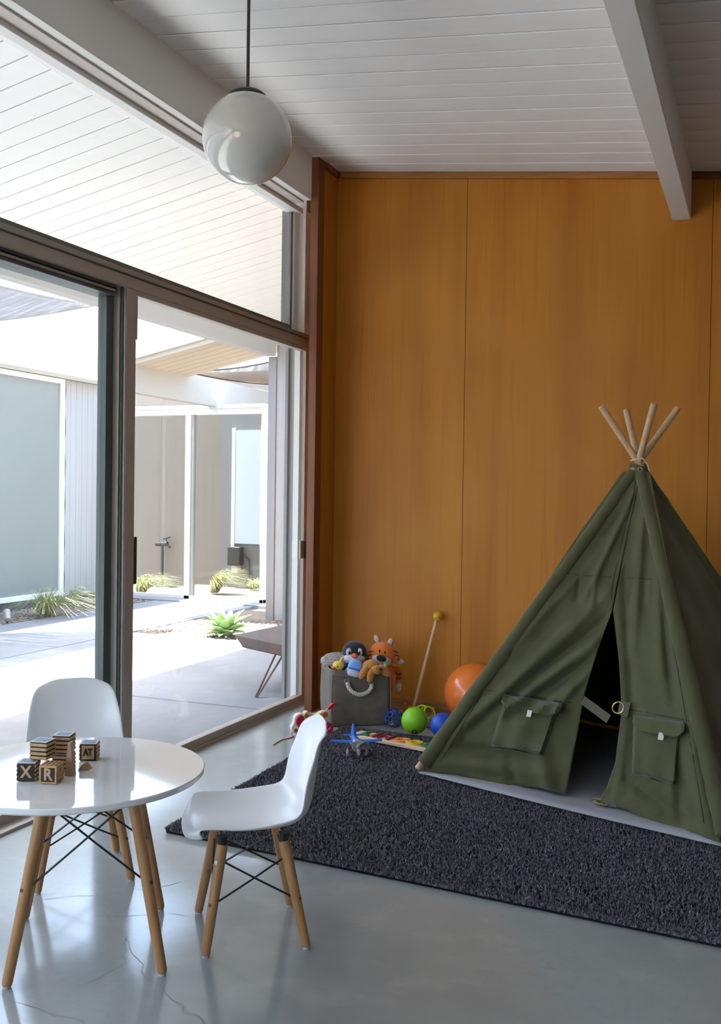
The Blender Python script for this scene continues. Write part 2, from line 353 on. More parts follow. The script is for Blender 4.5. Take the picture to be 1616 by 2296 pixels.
# exterior reveal post seen through the pane
rv = MB().box((-2.44, 4.945, -.05), (-2.345, 5.12, 2.9)).build('wall_reveal', m_side, smooth=False); tag(rv, 'white exterior reveal beside the door', None, None, 'structure')
MB().box((-2.452, 4.925, -.05), (-2.432, 4.955, 2.0)).build('reveal_edge', mat('grey_reveal', (.30, .30, .30), .5), rv, bevel=.002)
MB().box((-2.400, 4.932, .0), (-2.365, 4.95, 1.95)).build('reveal_track', m_white, rv, bevel=.002)

# ------------------------------------------------------------------ patio and courtyard
GZ = -.05
o = MB().box((-40, -40, -.4), (25, 40, -.14)).build('ground', m_soil, smooth=False); tag(o, 'dry ground around the house', None, None, 'structure')
pat = thing('patio', 'concrete patio slabs outside the glass doors', None, kind='structure')
MB().box((-7.0, -8, -.3), (-2.46, 12, -.075)).build('slab_bed', m_soil, pat, smooth=False)
def slab(x0, y0, x1, y1, z=GZ): return MB().box((x0 + .008, y0 + .008, z - .06), (x1 - .008, y1 - .008, z)).build('slab', m_patio, pat, bevel=.006)
for x0, y0, x1, y1 in ((-5.0, -8, -2.46, -1.6), (-5.0, -1.6, -2.46, 1.7), (-5.0, 1.7, -2.46, 4.90), (-5.0, 4.90, -2.46, 7.15), (-6.25, -8, -5.0, 3.2), (-6.25, 3.2, -5.0, 6.2), (-6.25, 6.2, -5.0, 7.8), (-6.25, 7.8, -5.0, 9.52)): slab(x0, y0, x1, y1)
def bed(name, x0, y0, x1, y1, n, lab):
    b = thing(name, lab, None, kind='structure')
    MB().box((x0, y0, -.14), (x1, y1, GZ - .012)).build('soil', m_soil, b, smooth=False)
    octa = np.array([(1, 0, 0), (0, 1, 0), (-1, 0, 0), (0, -1, 0), (0, 0, .7), (0, 0, -.5)], float)
    st = MB(); fs = [(0, 1, 4), (1, 2, 4), (2, 3, 4), (3, 0, 4), (1, 0, 5), (2, 1, 5), (3, 2, 5), (0, 3, 5)]
    for _ in range(n):
        r = random.uniform(.006, .02); P = octa * (r * (1 + RNG.uniform(-.35, .35, (6, 3))))
        P = P @ rotz(random.uniform(0, 6.28)).T + V(random.uniform(x0 + .02, x1 - .02), random.uniform(y0 + .02, y1 - .02), GZ - .008)
        st.add(P, fs)
    tag(st.build('gravel', m_gravel, b, smooth=False), kind='stuff')
bed('planting_bed', -5.0, 7.15, -3.2, 8.42, 3500, 'gravel planting bed behind the patio')
bed('planting_strip', -6.95, 5.0, -6.25, 9.52, 2500, 'gravel strip along the white wall')
# eave with boards, outer beam
ev = thing('patio_roof', 'white boarded eave over the patio', None, kind='structure')
def ze(x): return 3.05 + .2 * (x + 2.33)
MB().hexa([(-4.42, Y0 - 1, ze(-4.42) + .05), (-2.3, Y0 - 1, ze(-2.3) + .05), (-2.3, 8.42, ze(-2.3) + .05), (-4.42, 8.42, ze(-4.42) + .05), (-4.42, Y0 - 1, ze(-4.42) + .13), (-2.3, Y0 - 1, ze(-2.3) + .13), (-2.3, 8.42, ze(-2.3) + .13), (-4.42, 8.42, ze(-4.42) + .13)]).build('roof_deck', m_white, ev, smooth=False)
eb = board(-4.40, ze(-4.40), -2.36, ze(-2.36), PL); eb.materials.append(m_white)
y = 3.162 - 46 * PL
while y < 8.40:
    p = bpy.data.objects.new('eave_board', eb); COL.objects.link(p); p.parent = ev; p.location = (0, y, random.uniform(-.001, .001)); y += PL
MB().box((-4.36, Y0 - 1, 2.445), (-4.26, 8.36, 2.72)).build('outer_beam', mat('pale_grey_beam', (.42, .41, .40), .6), ev, bevel=.004)
# roof over the room closing the gap above the beam
# far walls
fw = MB().box((-4.28, 8.42, -.1), (-1.0, 8.55, 3.0)).build('wall_wing', m_side, smooth=False); tag(fw, 'white grooved siding wall at the end of the patio', None, None, 'structure')
for k in range(24):
    x = -4.27 + k * .10
    MB().box((x, 8.41, -.05), (x + .088, 8.425, 2.95)).build('siding_board', m_side, fw, smooth=False, bevel=.002, seg=1)
MB().box((-4.36, 8.40, -.05), (-4.28, 8.47, 2.45)).build('corner_board', mat('grey_board', (.30, .29, .28), .7), fw, bevel=.003)
lw = MB().box((-7.1, -6, -.1), (-6.97, 9.56, 3.2)).build('wall_court', m_side, smooth=False); tag(lw, 'white wall across the courtyard', None, None, 'structure')
for k in range(9):
    y = 8.69 + k * .097
    MB().box((-6.972, y, .02), (-6.952, y + .0945, 2.345)).build('siding_board', m_side, lw, smooth=False, bevel=.002, seg=1)
MB().box((-7.0, -6, 2.352), (-6.70, 9.6, 2.90)).build('fascia', m_white, lw, bevel=.004)
MB().box((-6.97, -6, -.1), (-6.955, 9.55, .03)).build('foundation', mat('dark_foundation', (.10, .095, .09), .9), lw, smooth=False)
w2 = thing('window_2', 'large frosted window across the courtyard', None, kind='structure')
MB().box((-6.962, 5.4, .08), (-6.952, 8.60, 2.30)).build('pane', m_frost, w2, smooth=False)
for lo, hi in (((-6.97, 5.3, 2.29), (-6.93, 8.67, 2.345)), ((-6.97, 5.3, .03), (-6.93, 8.67, .085)), ((-6.97, 8.60, .085), (-6.93, 8.67, 2.29))): MB().box(lo, hi).build('frame', m_white, w2, bevel=.003)
MB().tube([(-6.945, 8.685 + .006 * math.sin(k * 1.7), 2.34 - k * .11) for k in range(22)], .006, 6).build('cable', m_black, w2)
w3 = thing('window_3', 'white framed glass screen at the far end of the courtyard', None, kind='structure')
MB().box((-6.9, 9.60, .0), (-5.95, 9.606, 2.04)).build('pane', m_pane2, w3, smooth=False)
MB().box((-5.9, 9.60, .0), (-5.04, 9.606, 2.04)).build('pane', m_pane2, w3, smooth=False)
for lo, hi in (((-6.95, 9.57, 2.02), (-5.0, 9.64, 2.085)), ((-6.95, 9.56, 2.085), (-5.0, 9.65, 2.125)), ((-6.0, 9.57, -.05), (-5.93, 9.64, 2.02)), ((-5.045, 9.57, -.05), (-5.0, 9.64, 2.02)), ((-6.95, 9.57, -.05), (-6.9, 9.64, 2.02)), ((-6.9, 9.57, -.06), (-5.0, 9.64, .0))): MB().box(lo, hi).build('frame', m_white, w3, bevel=.003)
MB().box((-5.925, 9.575, 0), (-5.895, 9.63, 2.02)).build('gasket', m_alug, w3, smooth=False)
o = MB().box((-6.95, 9.35, -.12), (-4.4, 9.60, -.035)).build('trim_4', m_patio, bevel=.006); tag(o, 'concrete kerb below the glass screen', None, None, 'structure')
bw = MB().box((-9.5, 11.5, -.1), (-3.0, 11.7, 2.75)).build('wall_far', m_taupe, smooth=False); tag(bw, 'taupe wall beyond the glass screen', None, None, 'structure')
MB().box((-6.56, 11.36, -.1), (-3.0, 11.52, 2.3)).build('wall_bay', mat('grey_taupe', (.15, .148, .145), .8), bw, smooth=False)
w4 = thing('window_4', 'narrow window in the far taupe wall, sky reflection painted on its pane', None, kind='structure')
MB().box((-6.36, 11.34, .50), (-5.98, 11.365, 1.97)).build('pane', mat('painted_sky_reflection', (.40, .44, .47), .4), w4, smooth=False)  # opaque pale colour stands in for sky reflected in the glass
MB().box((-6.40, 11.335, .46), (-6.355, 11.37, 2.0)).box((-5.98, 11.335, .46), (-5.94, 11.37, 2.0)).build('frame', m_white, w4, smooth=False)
# breezeway beam and soffit
br = thing('breezeway_roof', 'tan boarded breezeway soffit on a cream beam', None, kind='structure')
MB().box((-5.70, 7.95, 2.105), (-5.60, 11.5, 2.40)).build('beam', m_fasc, br, bevel=.004)
def zb(x): return 2.37 + .2 * (x + 5.6)
sb = board(-5.62, zb(-5.62), -4.3, zb(-4.3), PL); sb.materials.append(m_tan)
for k in range(7):
    p = bpy.data.objects.new('soffit_board', sb); COL.objects.link(p); p.parent = br; p.location = (0, 8.0 + k * PL, 0)
MB().hexa([(-5.62, 7.97, zb(-5.62) + .05), (-4.3, 7.97, zb(-4.3) + .05), (-4.3, 9.02, zb(-4.3) + .05), (-5.62, 9.02, zb(-5.62) + .05), (-5.62, 7.97, zb(-5.62) + .2), (-4.3, 7.97, zb(-4.3) + .2), (-4.3, 9.02, zb(-4.3) + .2), (-5.62, 9.02, zb(-5.62) + .2)]).build('roof_deck', m_white, br, smooth=False)
# shade sails
def sail(name, lab, c, m, sag, n=14):
    A, B, C_, D_ = [V(*q) for q in c]; P = []
    for j in range(n + 1):
        row = []
        for i in range(n + 1):
            u, v = i / n, j / n; p = (A * (1 - u) + B * u) * (1 - v) + (D_ * (1 - u) + C_ * u) * v
            p[2] -= sag * (math.sin(math.pi * u) * .5 + math.sin(math.pi * v) * .5) * (1 - .3 * math.sin(math.pi * u) * math.sin(math.pi * v)); row.append(p)
        P.append(row)
    s = thing(name, lab, 'shade sail', loc=tuple(c[0]))
    MB().grid(P).build('sail_cloth', m, s, solid=.004); hem = MB()
    for a in range(4):
        edge = [P[0], [r[-1] for r in P], P[-1], [r[0] for r in P]][a]; hem.tube(edge, .009, 6)
    hem.build('hem', m_black if m is m_sail2 else m_alug, s)
    for q in c: MB().cyl(q, (q[0], q[1], q[2] + .12), .006, n=6).build('fixing', m_chrome, s)
    return s
sail('shade_sail', 'pale blue grey shade sail stretched over the courtyard', [(-5.5, 7.28, 2.80), (-6.62, 6.35, 2.52), (-6.6, 4.6, 2.66), (-5.5, 5.0, 2.74)], m_sail, .07)
sail('shade_sail', 'brown shade sail sagging beyond the breezeway beam', [(-6.0, 9.45, 2.50), (-5.2, 10.6, 2.78), (-4.4, 11.4, 2.75), (-5.3, 11.3, 2.52)], m_sail2, .10)

# hairpin table on the patio
ht = thing('patio_table', 'low patio table with brown cover and hairpin legs', 'table', (-2.72, 5.6, GZ), math.radians(0))
MB().hexa([(-2.98, 5.44, .19), (-2.46, 5.19, .185), (-2.44, 5.95, .19), (-2.92, 6.05, .19), (-3.06, 5.47, .262), (-2.45, 5.16, .265), (-2.43, 6.0, .265), (-3.0, 6.09, .265)]).build('top_cover', m_brown, ht, bevel=.01)
for fx, fy, tx, ty in ((-2.73, 5.16, -2.70, 5.42), (-2.50, 5.90, -2.56, 5.78), (-2.95, 5.98, -2.86, 5.85)):
    s = MB(); d = unit(V(ty - fy, -(tx - fx), 0)) * .022
    s.tube([V(tx, ty, .195) + d * 1.3, V(fx, fy, GZ + .006) + d * .25, V(fx, fy, GZ + .006) - d * .25, V(tx, ty, .195) - d * 1.3], .0055, 8); s.build('hairpin_leg', m_rust, ht)

# agave
ag = thing('agave', 'bright green agave rosette in the gravel bed', 'plant', (-4.15, 7.28, GZ))
for k in range(26):
    a = k * 2.4; t = k / 26; el = math.radians(18 + 62 * (1 - t) ** 1.0) if False else math.radians(80 - 62 * t); Ln = .17 + .10 * math.sin(math.pi * min(1, t + .25))
    dx = V(math.cos(a), math.sin(a), 0); up = V(0, 0, 1); sd = V(-math.sin(a), math.cos(a), 0); P = []
    for j in range(7):
        q = j / 6; wd = .042 * (math.sin(math.pi * min(1, .22 + q * .78)) ** .8) * (1 - q * .15) + .002
        if j == 6: wd = .002
        e2 = el - .35 * q; c = V(-4.15, 7.28, GZ + .01) + (dx * math.cos(e2) + up * math.sin(e2)) * Ln * q + dx * .012
        nrm = up * math.cos(e2) - dx * math.sin(e2)
        P.append([c + sd * wd * s_ + nrm * (.35 * wd * s_ * s_) for s_ in (-1, -.5, 0, .5, 1)])
    MB().grid(P).build('leaf', m_agave, ag, solid=.006)
# feather grass
def grass(lab, c, n, L, spread, lean=(0, 0)):
    g = MB()
    for _ in range(n):
        a = random.uniform(0, 6.283); r = random.uniform(0, .05); q = V(c[0] + r * math.cos(a), c[1] + r * math.sin(a), c[2] - .01)
        l = L * random.uniform(.6, 1.1); el = random.uniform(.75, 1.45); d = V(math.cos(a) * math.cos(el) * spread + lean[0], math.sin(a) * math.cos(el) * spread + lean[1], math.sin(el)); s = unit(V(-d[1], d[0], .01)) * .0028
        P = []
        for j in range(6):
            t = j / 5; p = q + d * l * t + V(d[0] * .5, d[1] * .5, -.75) * l * t * t * .8; P.append([p - s * (1 - t * .8), p + s * (1 - t * .8)])
        g.grid(P)
    o = g.build('feather_grass', m_grass, None, smooth=False); return tag(o, lab, 'grass', 'feather grass clumps in the courtyard')
grass('arching grass clump below the frosted window', (-6.40, 7.75, GZ), 420, .72, .85, (.25, -.12))
grass('tall thin grass clump against the frosted window frame', (-6.72, 8.52, GZ), 160, .62, .35, (.3, 0))
grass('sunlit grass clump in front of the standpipe', (-6.85, 9.98, GZ), 420, .6, .6, (.3, -.02))
grass('feathery grass clump behind the screen mullion', (-6.15, 10.5, GZ), 420, .72, .4, (.3, 0))
grass('small dry grass tuft below the dark box', (-5.95, 11.12, GZ), 200, .36, .5)
# standpipe, meter box, spotlights
sp = thing('garden_standpipe', 'black garden standpipe with tap before the taupe wall', 'tap', (-7.50, 11.42, GZ))
MB().cyl((-7.50, 11.42, -.1), (-7.50, 11.42, .44), .02, n=10).build('pipe', m_black, sp)
MB().cyl((-7.60, 11.42, .45), (-7.42, 11.42, .46), .03, n=10).cyl((-7.44, 11.42, .46), (-7.38, 11.42, .41), .018, n=8).build('valve', m_black, sp)
MB().cyl((-7.44, 11.42, .46), (-7.44, 11.42, .52), .008, n=8).cyl((-7.49, 11.42, .52), (-7.38, 11.42, .55), .010, n=8).build('tap_lever', m_black, sp)
mb = thing('meter_box', 'dark electrical box on the grey wall bay', 'box', (-6.30, 11.33, .22))
MB().box((-6.40, 11.24, .22), (-6.22, 11.362, .46)).build('case', m_black, mb, bevel=.01)
MB().box((-6.35, 11.26, .12), (-6.26, 11.362, .22)).build('conduit_box', mat('beige_box', (.45, .40, .33), .6), mb, bevel=.006)
MB().tube([(-6.22, 11.34, .38), (-6.13, 11.34, .30), (-6.12, 11.34, .1), (-6.2, 11.34, -.04)], .008, 6).build('cable', m_black, mb)
st = thing('garden_spotlight', 'small silver spotlight beside the grass clump', 'spotlight', (-6.30, 7.10, GZ))
MB().cyl((-6.30, 7.10, GZ - .05), (-6.30, 7.10, GZ + .03), .010, n=8).build('spike', m_black, st)
d = unit(V(-.6, .5, .75)); c = V(-6.30, 7.10, GZ + .06)
MB().tube([c - d * .05, c - d * .04, c + d * .04, c + d * .06], [.015, .03, .034, .036], 14).build('lamp_head', m_alug, st)

# ------------------------------------------------------------------ pendant lamp
gx, gy, gz, gr = -1.611, 2.93, 2.33, .148
pl = thing('pendant_lamp', 'white opal globe pendant lamp on a black rod', 'lamp', (gx, gy, gz - gr))
MB().ball((gx, gy, gz), gr, nu=64, nv=40).build('globe', m_opal, pl, ang=80)
MB().lathe([(.0, .017), (.05, .016), (.062, .006), (.064, -.004)], (gx, gy, gz + gr - .012), 32).build('cap', m_black, pl)
MB().cyl((gx, gy, gz + gr), (gx, gy, zc(gx) - .01), .0055, n=12).build('rod', mat('dark_rod', (.03, .022, .024), .35), pl)
MB().lathe([(.0, -.03), (.05, -.028), (.06, -.01), (.06, .004)], (gx, gy, zc(gx)), 28).build('ceiling_canopy', m_black, pl)

# ------------------------------------------------------------------ leg frames shared by table and chairs
def leg_set(parent, feet, tops, r0, r1, world, wires=True, lo=.42, hi=.9, foot_h=.006):
    F = [V(*f) for f in feet]; T = [V(*t) for t in tops]
    for f, t in zip(F, T):
        d = unit(t - f); a = f + V(0, 0, foot_h)
        l = MB().tube([a, a + d * .006, f + (t - f) * .97, t], [r0 * .9, r0, r1, r1], 18).build('leg', m_leg, parent, world)
        MB().lathe([(0, .0), (r0 * .75, .0), (r0 * .8, foot_h), (0, foot_h + .002)], f, 16).build('foot_glide', mat('grey_glide', (.45, .45, .44), .6), l, world)
        cn = sum(F) / 4; out = unit(V(f[0] - cn[0], f[1] - cn[1], 0))
        for k, mm in ((hi - .02, m_chrome), (lo, m_rust)):
            p = f + (t - f) * k; r = r0 + (r1 - r0) * k; sd = unit(np.cross(d, V(0, 0, 1)))
            side = unit(out - d * (out @ d)); MB().cyl(p + side * r * .9, p + side * (r + .0015), r * .34, n=12).build('bolt', mm, l, world)
    if wires:
        for i in range(4):
            j = (i + 1) % 4
            for a, b in ((i, j), (j, i)):
                p = F[a] + (T[a] - F[a]) * lo; q = F[b] + (T[b] - F[b]) * hi
                off = V(0, 0, .004) if a == i else V(0, 0, -.004); dd = unit(q - p)
                bow = unit(np.cross(dd, V(0, 0, 1))) * (.003 if a == i else -.003)
                MB().tube([p + dd * r0 * .6, (p + q) / 2 + bow, q - dd * r1 * .6], .0027, 8).build('wire_brace', m_black, parent, world)

# ------------------------------------------------------------------ round table
TX, TY, TR, TZ = -1.588, 2.03, .325, .455
tb = thing('round_table', 'round white glossy child table with wooden dowel legs', 'table', (TX, TY, 0))
MB().lathe([(0, TZ - .016), (TR - .004, TZ - .016), (TR - .0005, TZ - .012), (TR, TZ - .003), (TR - .002, TZ), (0, TZ)], (TX, TY, 0), 128).build('tabletop', m_top, tb, ang=30)
feet = [(-1.597, 1.808, 0), (-1.304, 2.004, 0), (-1.515, 2.315, 0), (-1.812, 2.118, 0)]
cx = sum(f[0] for f in feet) / 4; cy = sum(f[1] for f in feet) / 4
tops = [(cx + (f[0] - cx) * .56, cy + (f[1] - cy) * .56, TZ - .02) for f in feet]
leg_set(tb, feet, tops, .0125, .0155, True, lo=.48, hi=.93)
und = MB()
for i in range(4): und.tube([tops[i], tops[(i + 1) % 4]], .006, 8)
und.build('under_frame', m_black, tb)

# ------------------------------------------------------------------ child chairs
def chair_shell():
    prof = [(.172, .272), (.180, .287), (.162, .301), (.10, .302), (.03, .295), (-.05, .290), (-.105, .298), (-.142, .325), (-.155, .365), (-.162, .42), (-.168, .47), (-.176, .515), (-.184, .545), (-.190, .556)]
    half = [.128, .142, .154, .163, .168, .166, .160, .154, .149, .144, .136, .126, .112, .092]
    NT = 15; P = []
    for i, ((f, z), h) in enumerate(zip(prof, half)):
        q = i / (len(prof) - 1); row = []
        seat = max(0, min(1, 1 - (i - 5) / 3)); back = 1 - seat
        a = prof[max(0, i - 1)]; b = prof[min(len(prof) - 1, i + 1)]; tg = unit(V(b[0] - a[0], b[1] - a[1])); nrm = V(-tg[1], tg[0])
        if nrm[1] < 0 and i > 2 and seat > .5: nrm = -nrm
        n2 = V(0, 1) * seat + V(.95, .2) * back; n2 = unit(n2)
        for k in range(NT):
            t = -1 + 2 * k / (NT - 1); lift = .034 * abs(t) ** 2.4 * (.75 if i < 2 else 1) * (1.25 if 5 <= i <= 9 else .8)
            if i > 11: lift *= .3
            row.append((f + n2[0] * lift - ((.045, .038, .016)[i] * abs(t) ** 3 if i < 3 else 0), h * t, z + n2[1] * lift - ((.004, .012, .030)[i - 11] * abs(t) ** 4.5 if i >= 11 else 0)))
        P.append(row)
    return P
def make_chair(lab):
    c = thing('child_chair', lab, 'chair', group=None)
    MB().grid(chair_shell()).build('seat_shell', m_plast, c, world=False, solid=.0075, sub=2)
    ft = [(.125, -.133, 0), (.125, .133, 0), (-.128, .133, 0), (-.128, -.133, 0)]
    tp = [(.082, -.085, .262), (.082, .085, .262), (-.075, .085, .262), (-.075, -.085, .262)]
    leg_set(c, ft, tp, .0115, .0145, False, lo=.46, hi=.86)
    for x in (.082, -.075): MB().tube([(x, -.10, .270), (x, -.05, .276), (x, .05, .276), (x, .10, .270)], .006, 8).build('cross_bar', m_black, c, world=False)
    for (x, y, z) in tp: MB().tube([(x, y, .258), (x, y, .284)], [.012, .014], 12).build('rubber_mount', m_black, c, world=False)
    return c
ch = make_chair('white child chair on the bare floor beside the rug, seen from its side')
ch.location = (-1.23, 2.303, 0); ch.rotation_euler = (0, 0, math.atan2(-.572, -.82))
ch2 = copy_tree(ch); ch2['label'] = 'white child chair between the round table and the glass door'
ch2.location = (-1.89, 2.448, 0); ch2.rotation_euler = (0, 0, math.atan2(-.70, .715))
for c_ in (ch, ch2): c_['group'] = 'child chairs at the round table'

# ------------------------------------------------------------------ letter blocks
m_bk = mat('block_black', (.018, .017, .016), .7); m_bt = mat('block_wood', (.52, .33, .16), .6, var=((80, 80, 80), (.42, .25, .11), 3, .4, .7)); m_bp = mat('block_print_blue', (.20, .27, .40), .5); m_bw = mat('block_whitewash', (.60, .56, .52), .5)
BS = .0455
def block(lab, c, rz, front, txt=None, invert=False, grid_right=False, tilt=None):
    b = thing('letter_block', lab, 'block', c, rz, 'letter blocks on the table')
    h = BS / 2; e = .0016
    MB().box((-h + e, -h + e, e), (h - e, h - e, BS - e)).build('core', m_bk if not invert else m_bt, b, world=False, bevel=.0008)
    sides = [0, 1, 2, 3]
    for s in sides:
        R = rotz(s * math.pi / 2)
        if s == 0:   # lettered face, towards -y
            if txt:
                if invert:
                    MB().box((-h + .002, -h, .002), (h - .002, -h + e, BS - .002)).build('face_plate', m_bt, b, world=False)
                    MB().box((-h + .006, -h - .0006, .006), (h - .006, -h + .0005, BS - .006)).build('face_frame', m_bk, b, world=False, bevel=.0005)
                    col = m_bt
                else:
                    if len(txt) > 1:
                        MB().box((-h + .007, -h, .005), (h - .007, -h + e, BS - .005)).build('face_frame', m_bt, b, world=False, bevel=.004)
                    col = m_bk if len(txt) > 1 else m_bt
                me = text_mesh(txt, .034 if len(txt) == 1 else .021, .0016, .0012); o = link('letter', me, col, b, world=False)
                o.rotation_euler = (math.pi / 2, 0, 0); o.location = (0, -h - .0002, h); o.scale = (1.0 if len(txt) == 1 else .85, 1.15, 1)
                continue
        for k in range(4):
            z0 = .003 + k * (BS - .004) / 4; z1 = z0 + .0066
            if grid_right and s == 1:
                for q in range(4):
                    y0 = -h + .003 + q * (BS - .004) / 4
                    MB().box((h - e, y0, z0), (h, y0 + .0066, z1)).build('stud', m_bt, b, world=False, bevel=.0006, seg=1)
            else:
                MB().box((-h + .001, -h, z0), (h - .001, -h + e * 1.2, z1), R=R).build('slat', m_bt, b, world=False, bevel=.0005, seg=1)
    if not grid_right:
        MB().box((-h + .001, -h + .001, BS - e), (h - .001, h - .001, BS)).build('top_plate', m_bw, b, world=False)
        MB().box((-h + .007, -h + .008, BS - .0002), (h - .007, h - .009, BS + .0005)).build('top_print', m_bp, b, world=False)
    else:
        for k in range(4): MB().box((-h + .003 + k * .0098, -h + .001, BS - e), (-h + .0096 + k * .0098, h - .001, BS)).build('slat', m_bt, b, world=False)
    return b
block('lettered block with a pale X on black', (-1.624, 1.908, TZ), .42, 'X', 'X')
block('lettered block with a black panel framed in wood and a studded side', (-1.561, 1.914, TZ), .30, 'R', 'R', True, True)
block('striped block bridging the two front letter blocks', (-1.604, 1.934, TZ + BS + .001), .18, '')
block('striped block standing at the back of the pile on the table', (-1.598, 2.005, TZ), .30, '')
block('striped block topmost of the pile at its back', (-1.598, 2.005, TZ + BS + .001), .34, '')
block('lettered block reading AT standing apart from the pile', (-1.606, 2.118, TZ), .45, 'AT', 'AT')
m_wedge = mat('plain_block_wood', (.46, .30, .19), .6, var=((20, 20, 60), (.38, .24, .14), 3, .4, .7))
wd = MB().prism([(-.011, 0), (.011, 0), (.0035, .082), (-.0035, .082)], (-1.553, 1.968, TZ), unit((.95, .31, 0)), (0, 0, 1), unit((-.31, .95, 0)), .02).build('wooden_wedge', m_wedge, None, smooth=False, bevel=.0008); tag(wd, 'tall tapering plain wooden wedge leaning by the pile', 'block')
wd = MB().prism([(-.012, 0), (.014, 0), (0, .016)], (-1.555, 2.022, TZ), unit((.98, .2, 0)), (0, 0, 1), unit((-.2, .98, 0)), .03).build('wooden_wedge', m_wedge, None, smooth=False, bevel=.0008); tag(wd, 'small triangular plain wooden block lying by the pile', 'block')

# ------------------------------------------------------------------ rug
RC = [V(-1.845, 2.85, 0), V(1.05, 2.60, 0), V(1.05, 4.26, 0), V(-1.875, 4.47, 0)]
def rugp(u, v): return (RC[0] * (1 - u) + RC[1] * u) * (1 - v) + (RC[3] * (1 - u) + RC[2] * u) * v
rug = thing('shag_rug', 'charcoal grey shaggy rug under the tent and toys', 'rug', (-.4, 3.5, 0))
MB().hexa([p + V(0, 0, .001) for p in RC] + [p + V(0, 0, .010) for p in RC]).build('backing', m_rug, rug, smooth=False)
NTF = 150000
u = RNG.random(NTF); v = RNG.random(NTF); u[:6000] = RNG.random(6000) * .008; v[6000:18000] = RNG.random(12000) * .010; v[18000:23000] = 1 - RNG.random(5000) * .01
C0 = (RC[0][None] * (1 - u)[:, None] + RC[1][None] * u[:, None]) * (1 - v)[:, None] + (RC[3][None] * (1 - u)[:, None] + RC[2][None] * u[:, None]) * v[:, None]
ang = RNG.random(NTF) * 6.283; hh = .010 + RNG.random(NTF) * .009; rr = .0030 + RNG.random(NTF) * .0022
tip = C0 + np.stack([RNG.normal(0, .006, NTF), RNG.normal(0, .006, NTF), np.minimum(.0235, .008 + hh)], 1)
vv = np.empty((NTF * 4, 3)); base = C0 + np.array([0, 0, .008])
for k in range(3):
    t = ang + k * 2.0944; vv[k::4] = base + np.stack([rr * np.cos(t), rr * np.sin(t), 0 * t], 1) + (tip - base) * .45 * 0
vv[3::4] = tip
ii = np.arange(NTF) * 4
ff = np.stack([np.stack([ii, ii + 1, ii + 3], 1), np.stack([ii + 1, ii + 2, ii + 3], 1), np.stack([ii + 2, ii, ii + 3], 1)], 1).reshape(-1, 3)
me = bpy.data.meshes.new('pile'); me.from_pydata(vv.tolist(), [], ff.tolist()); me.update()
tag(link('pile', me, m_pile, rug), kind='stuff')
RZ = .0245   # walking height of the pile

# ------------------------------------------------------------------ play tent
A = V(-1.285, 3.815, RZ); B = V(-.075, 3.405, RZ); TW = np.linalg.norm(B - A); E1 = (B - A) / TW; BK = V(-E1[1], E1[0], 0)
Cc = A + BK * TW; Dd = B + BK * TW; CTR = (A + Dd) / 2; AP = V(CTR[0], CTR[1], 1.30)
tt = thing('play_tent', 'olive green canvas teepee with four wooden poles', 'play tent', tuple(CTR * V(1, 1, 0) + V(0, 0, RZ)))
for P_ in (A, B, Cc, Dd):
    q = MB().rod(P_ + (AP - P_) * .006 + V(0, 0, .006), P_ + (AP - P_) * 1.18, .0135, 16); q.build('pole', m_dowel, tt)
for P_ in (A, B, Cc, Dd):
    out = unit((P_ - CTR) * V(1, 1, 0)); n = 40; path = []; rad = []
    for k in range(n + 1):
        t = .028 + .942 * k / n; path.append(P_ + (AP - P_) * t - out * .008); rad.append((.032 - .010 * t) * (1 + .035 * math.sin(k * 2.3) + .03 * math.sin(k * 5.1)))
    MB().tube(path, rad, 14).build('pole_sleeve', m_canvas, tt)
def folds(u, v, L):
    d = 0
    for u0, v0, u1, v1, wd, am in L:
        ex, ey = u1 - u0, v1 - v0; l2 = ex * ex + ey * ey; t = max(0, min(1, ((u - u0) * ex + (v - v0) * ey) / l2)); px_, py_ = u0 + t * ex - u, v0 + t * ey - v
        d += 2.7 * am * math.exp(-(px_ * px_ + py_ * py_) / (wd * wd)) * (.35 + .65 * math.sin(math.pi * (t * .86 + .07)))
    return d
def interp(pts, v):   # pts: (v, u) sorted by v
    pts = sorted(pts)
    if v <= pts[0][0]: return pts[0][1]
    for (a, b), (c, d) in zip(pts[:-1], pts[1:]):
        if v <= c: t = (v - a) / (c - a); return b + (d - b) * t
    return pts[-1][1]
MID = (A + B) / 2; E2 = AP - MID; L2 = np.linalg.norm(E2); E2 = E2 / L2; NF = np.cross(E1, E2)
NF = NF if NF[1] < 0 else -NF      # outward, to the viewer
OUT = unit(V(.60, -3.6, .55))      # the way the loose cloth hangs in and out
def front_pt(u, v, off):
    p = A + E1 * u + E2 * v + OUT * off
    wgt = max(0, 1 - v / .36) ** 2 * math.sin(math.pi * max(0, min(1, u / TW))) ** .6
    q_ = p - OUT * .075 * wgt; q_[2] = max(q_[2], RZ + .007)
    return q_
LF = [(.64, .84, .10, .13, .035, .014), (.655, .72, .18, .20, .026, -.016), (.645, .64, .27, .28, .03, .016), (.63, .56, .36, .30, .022, -.012), (.645, .50, .47, .34, .022, .011), (.56, .46, .40, .30, .014, -.008), (.60, .45, .52, .30, .014, .009), (.06, .06, .60, .10, .03, .010), (.15, .13, .50, .14, .025, -.010),
      (.30, .58, .56, 1.06, .03, .010), (.42, .80, .62, 1.18, .02, -.008), (.55, .80, .655, 1.30, .015, .010), (.50, .92, .52, .80, .012, -.006), (.58, .92, .59, .78, .012, .006), (.36, .42, .62, .44, .012, -.005), (.50, .20, .62, .02, .03, .012), (.40, .12, .46, .02, .02, -.008)]
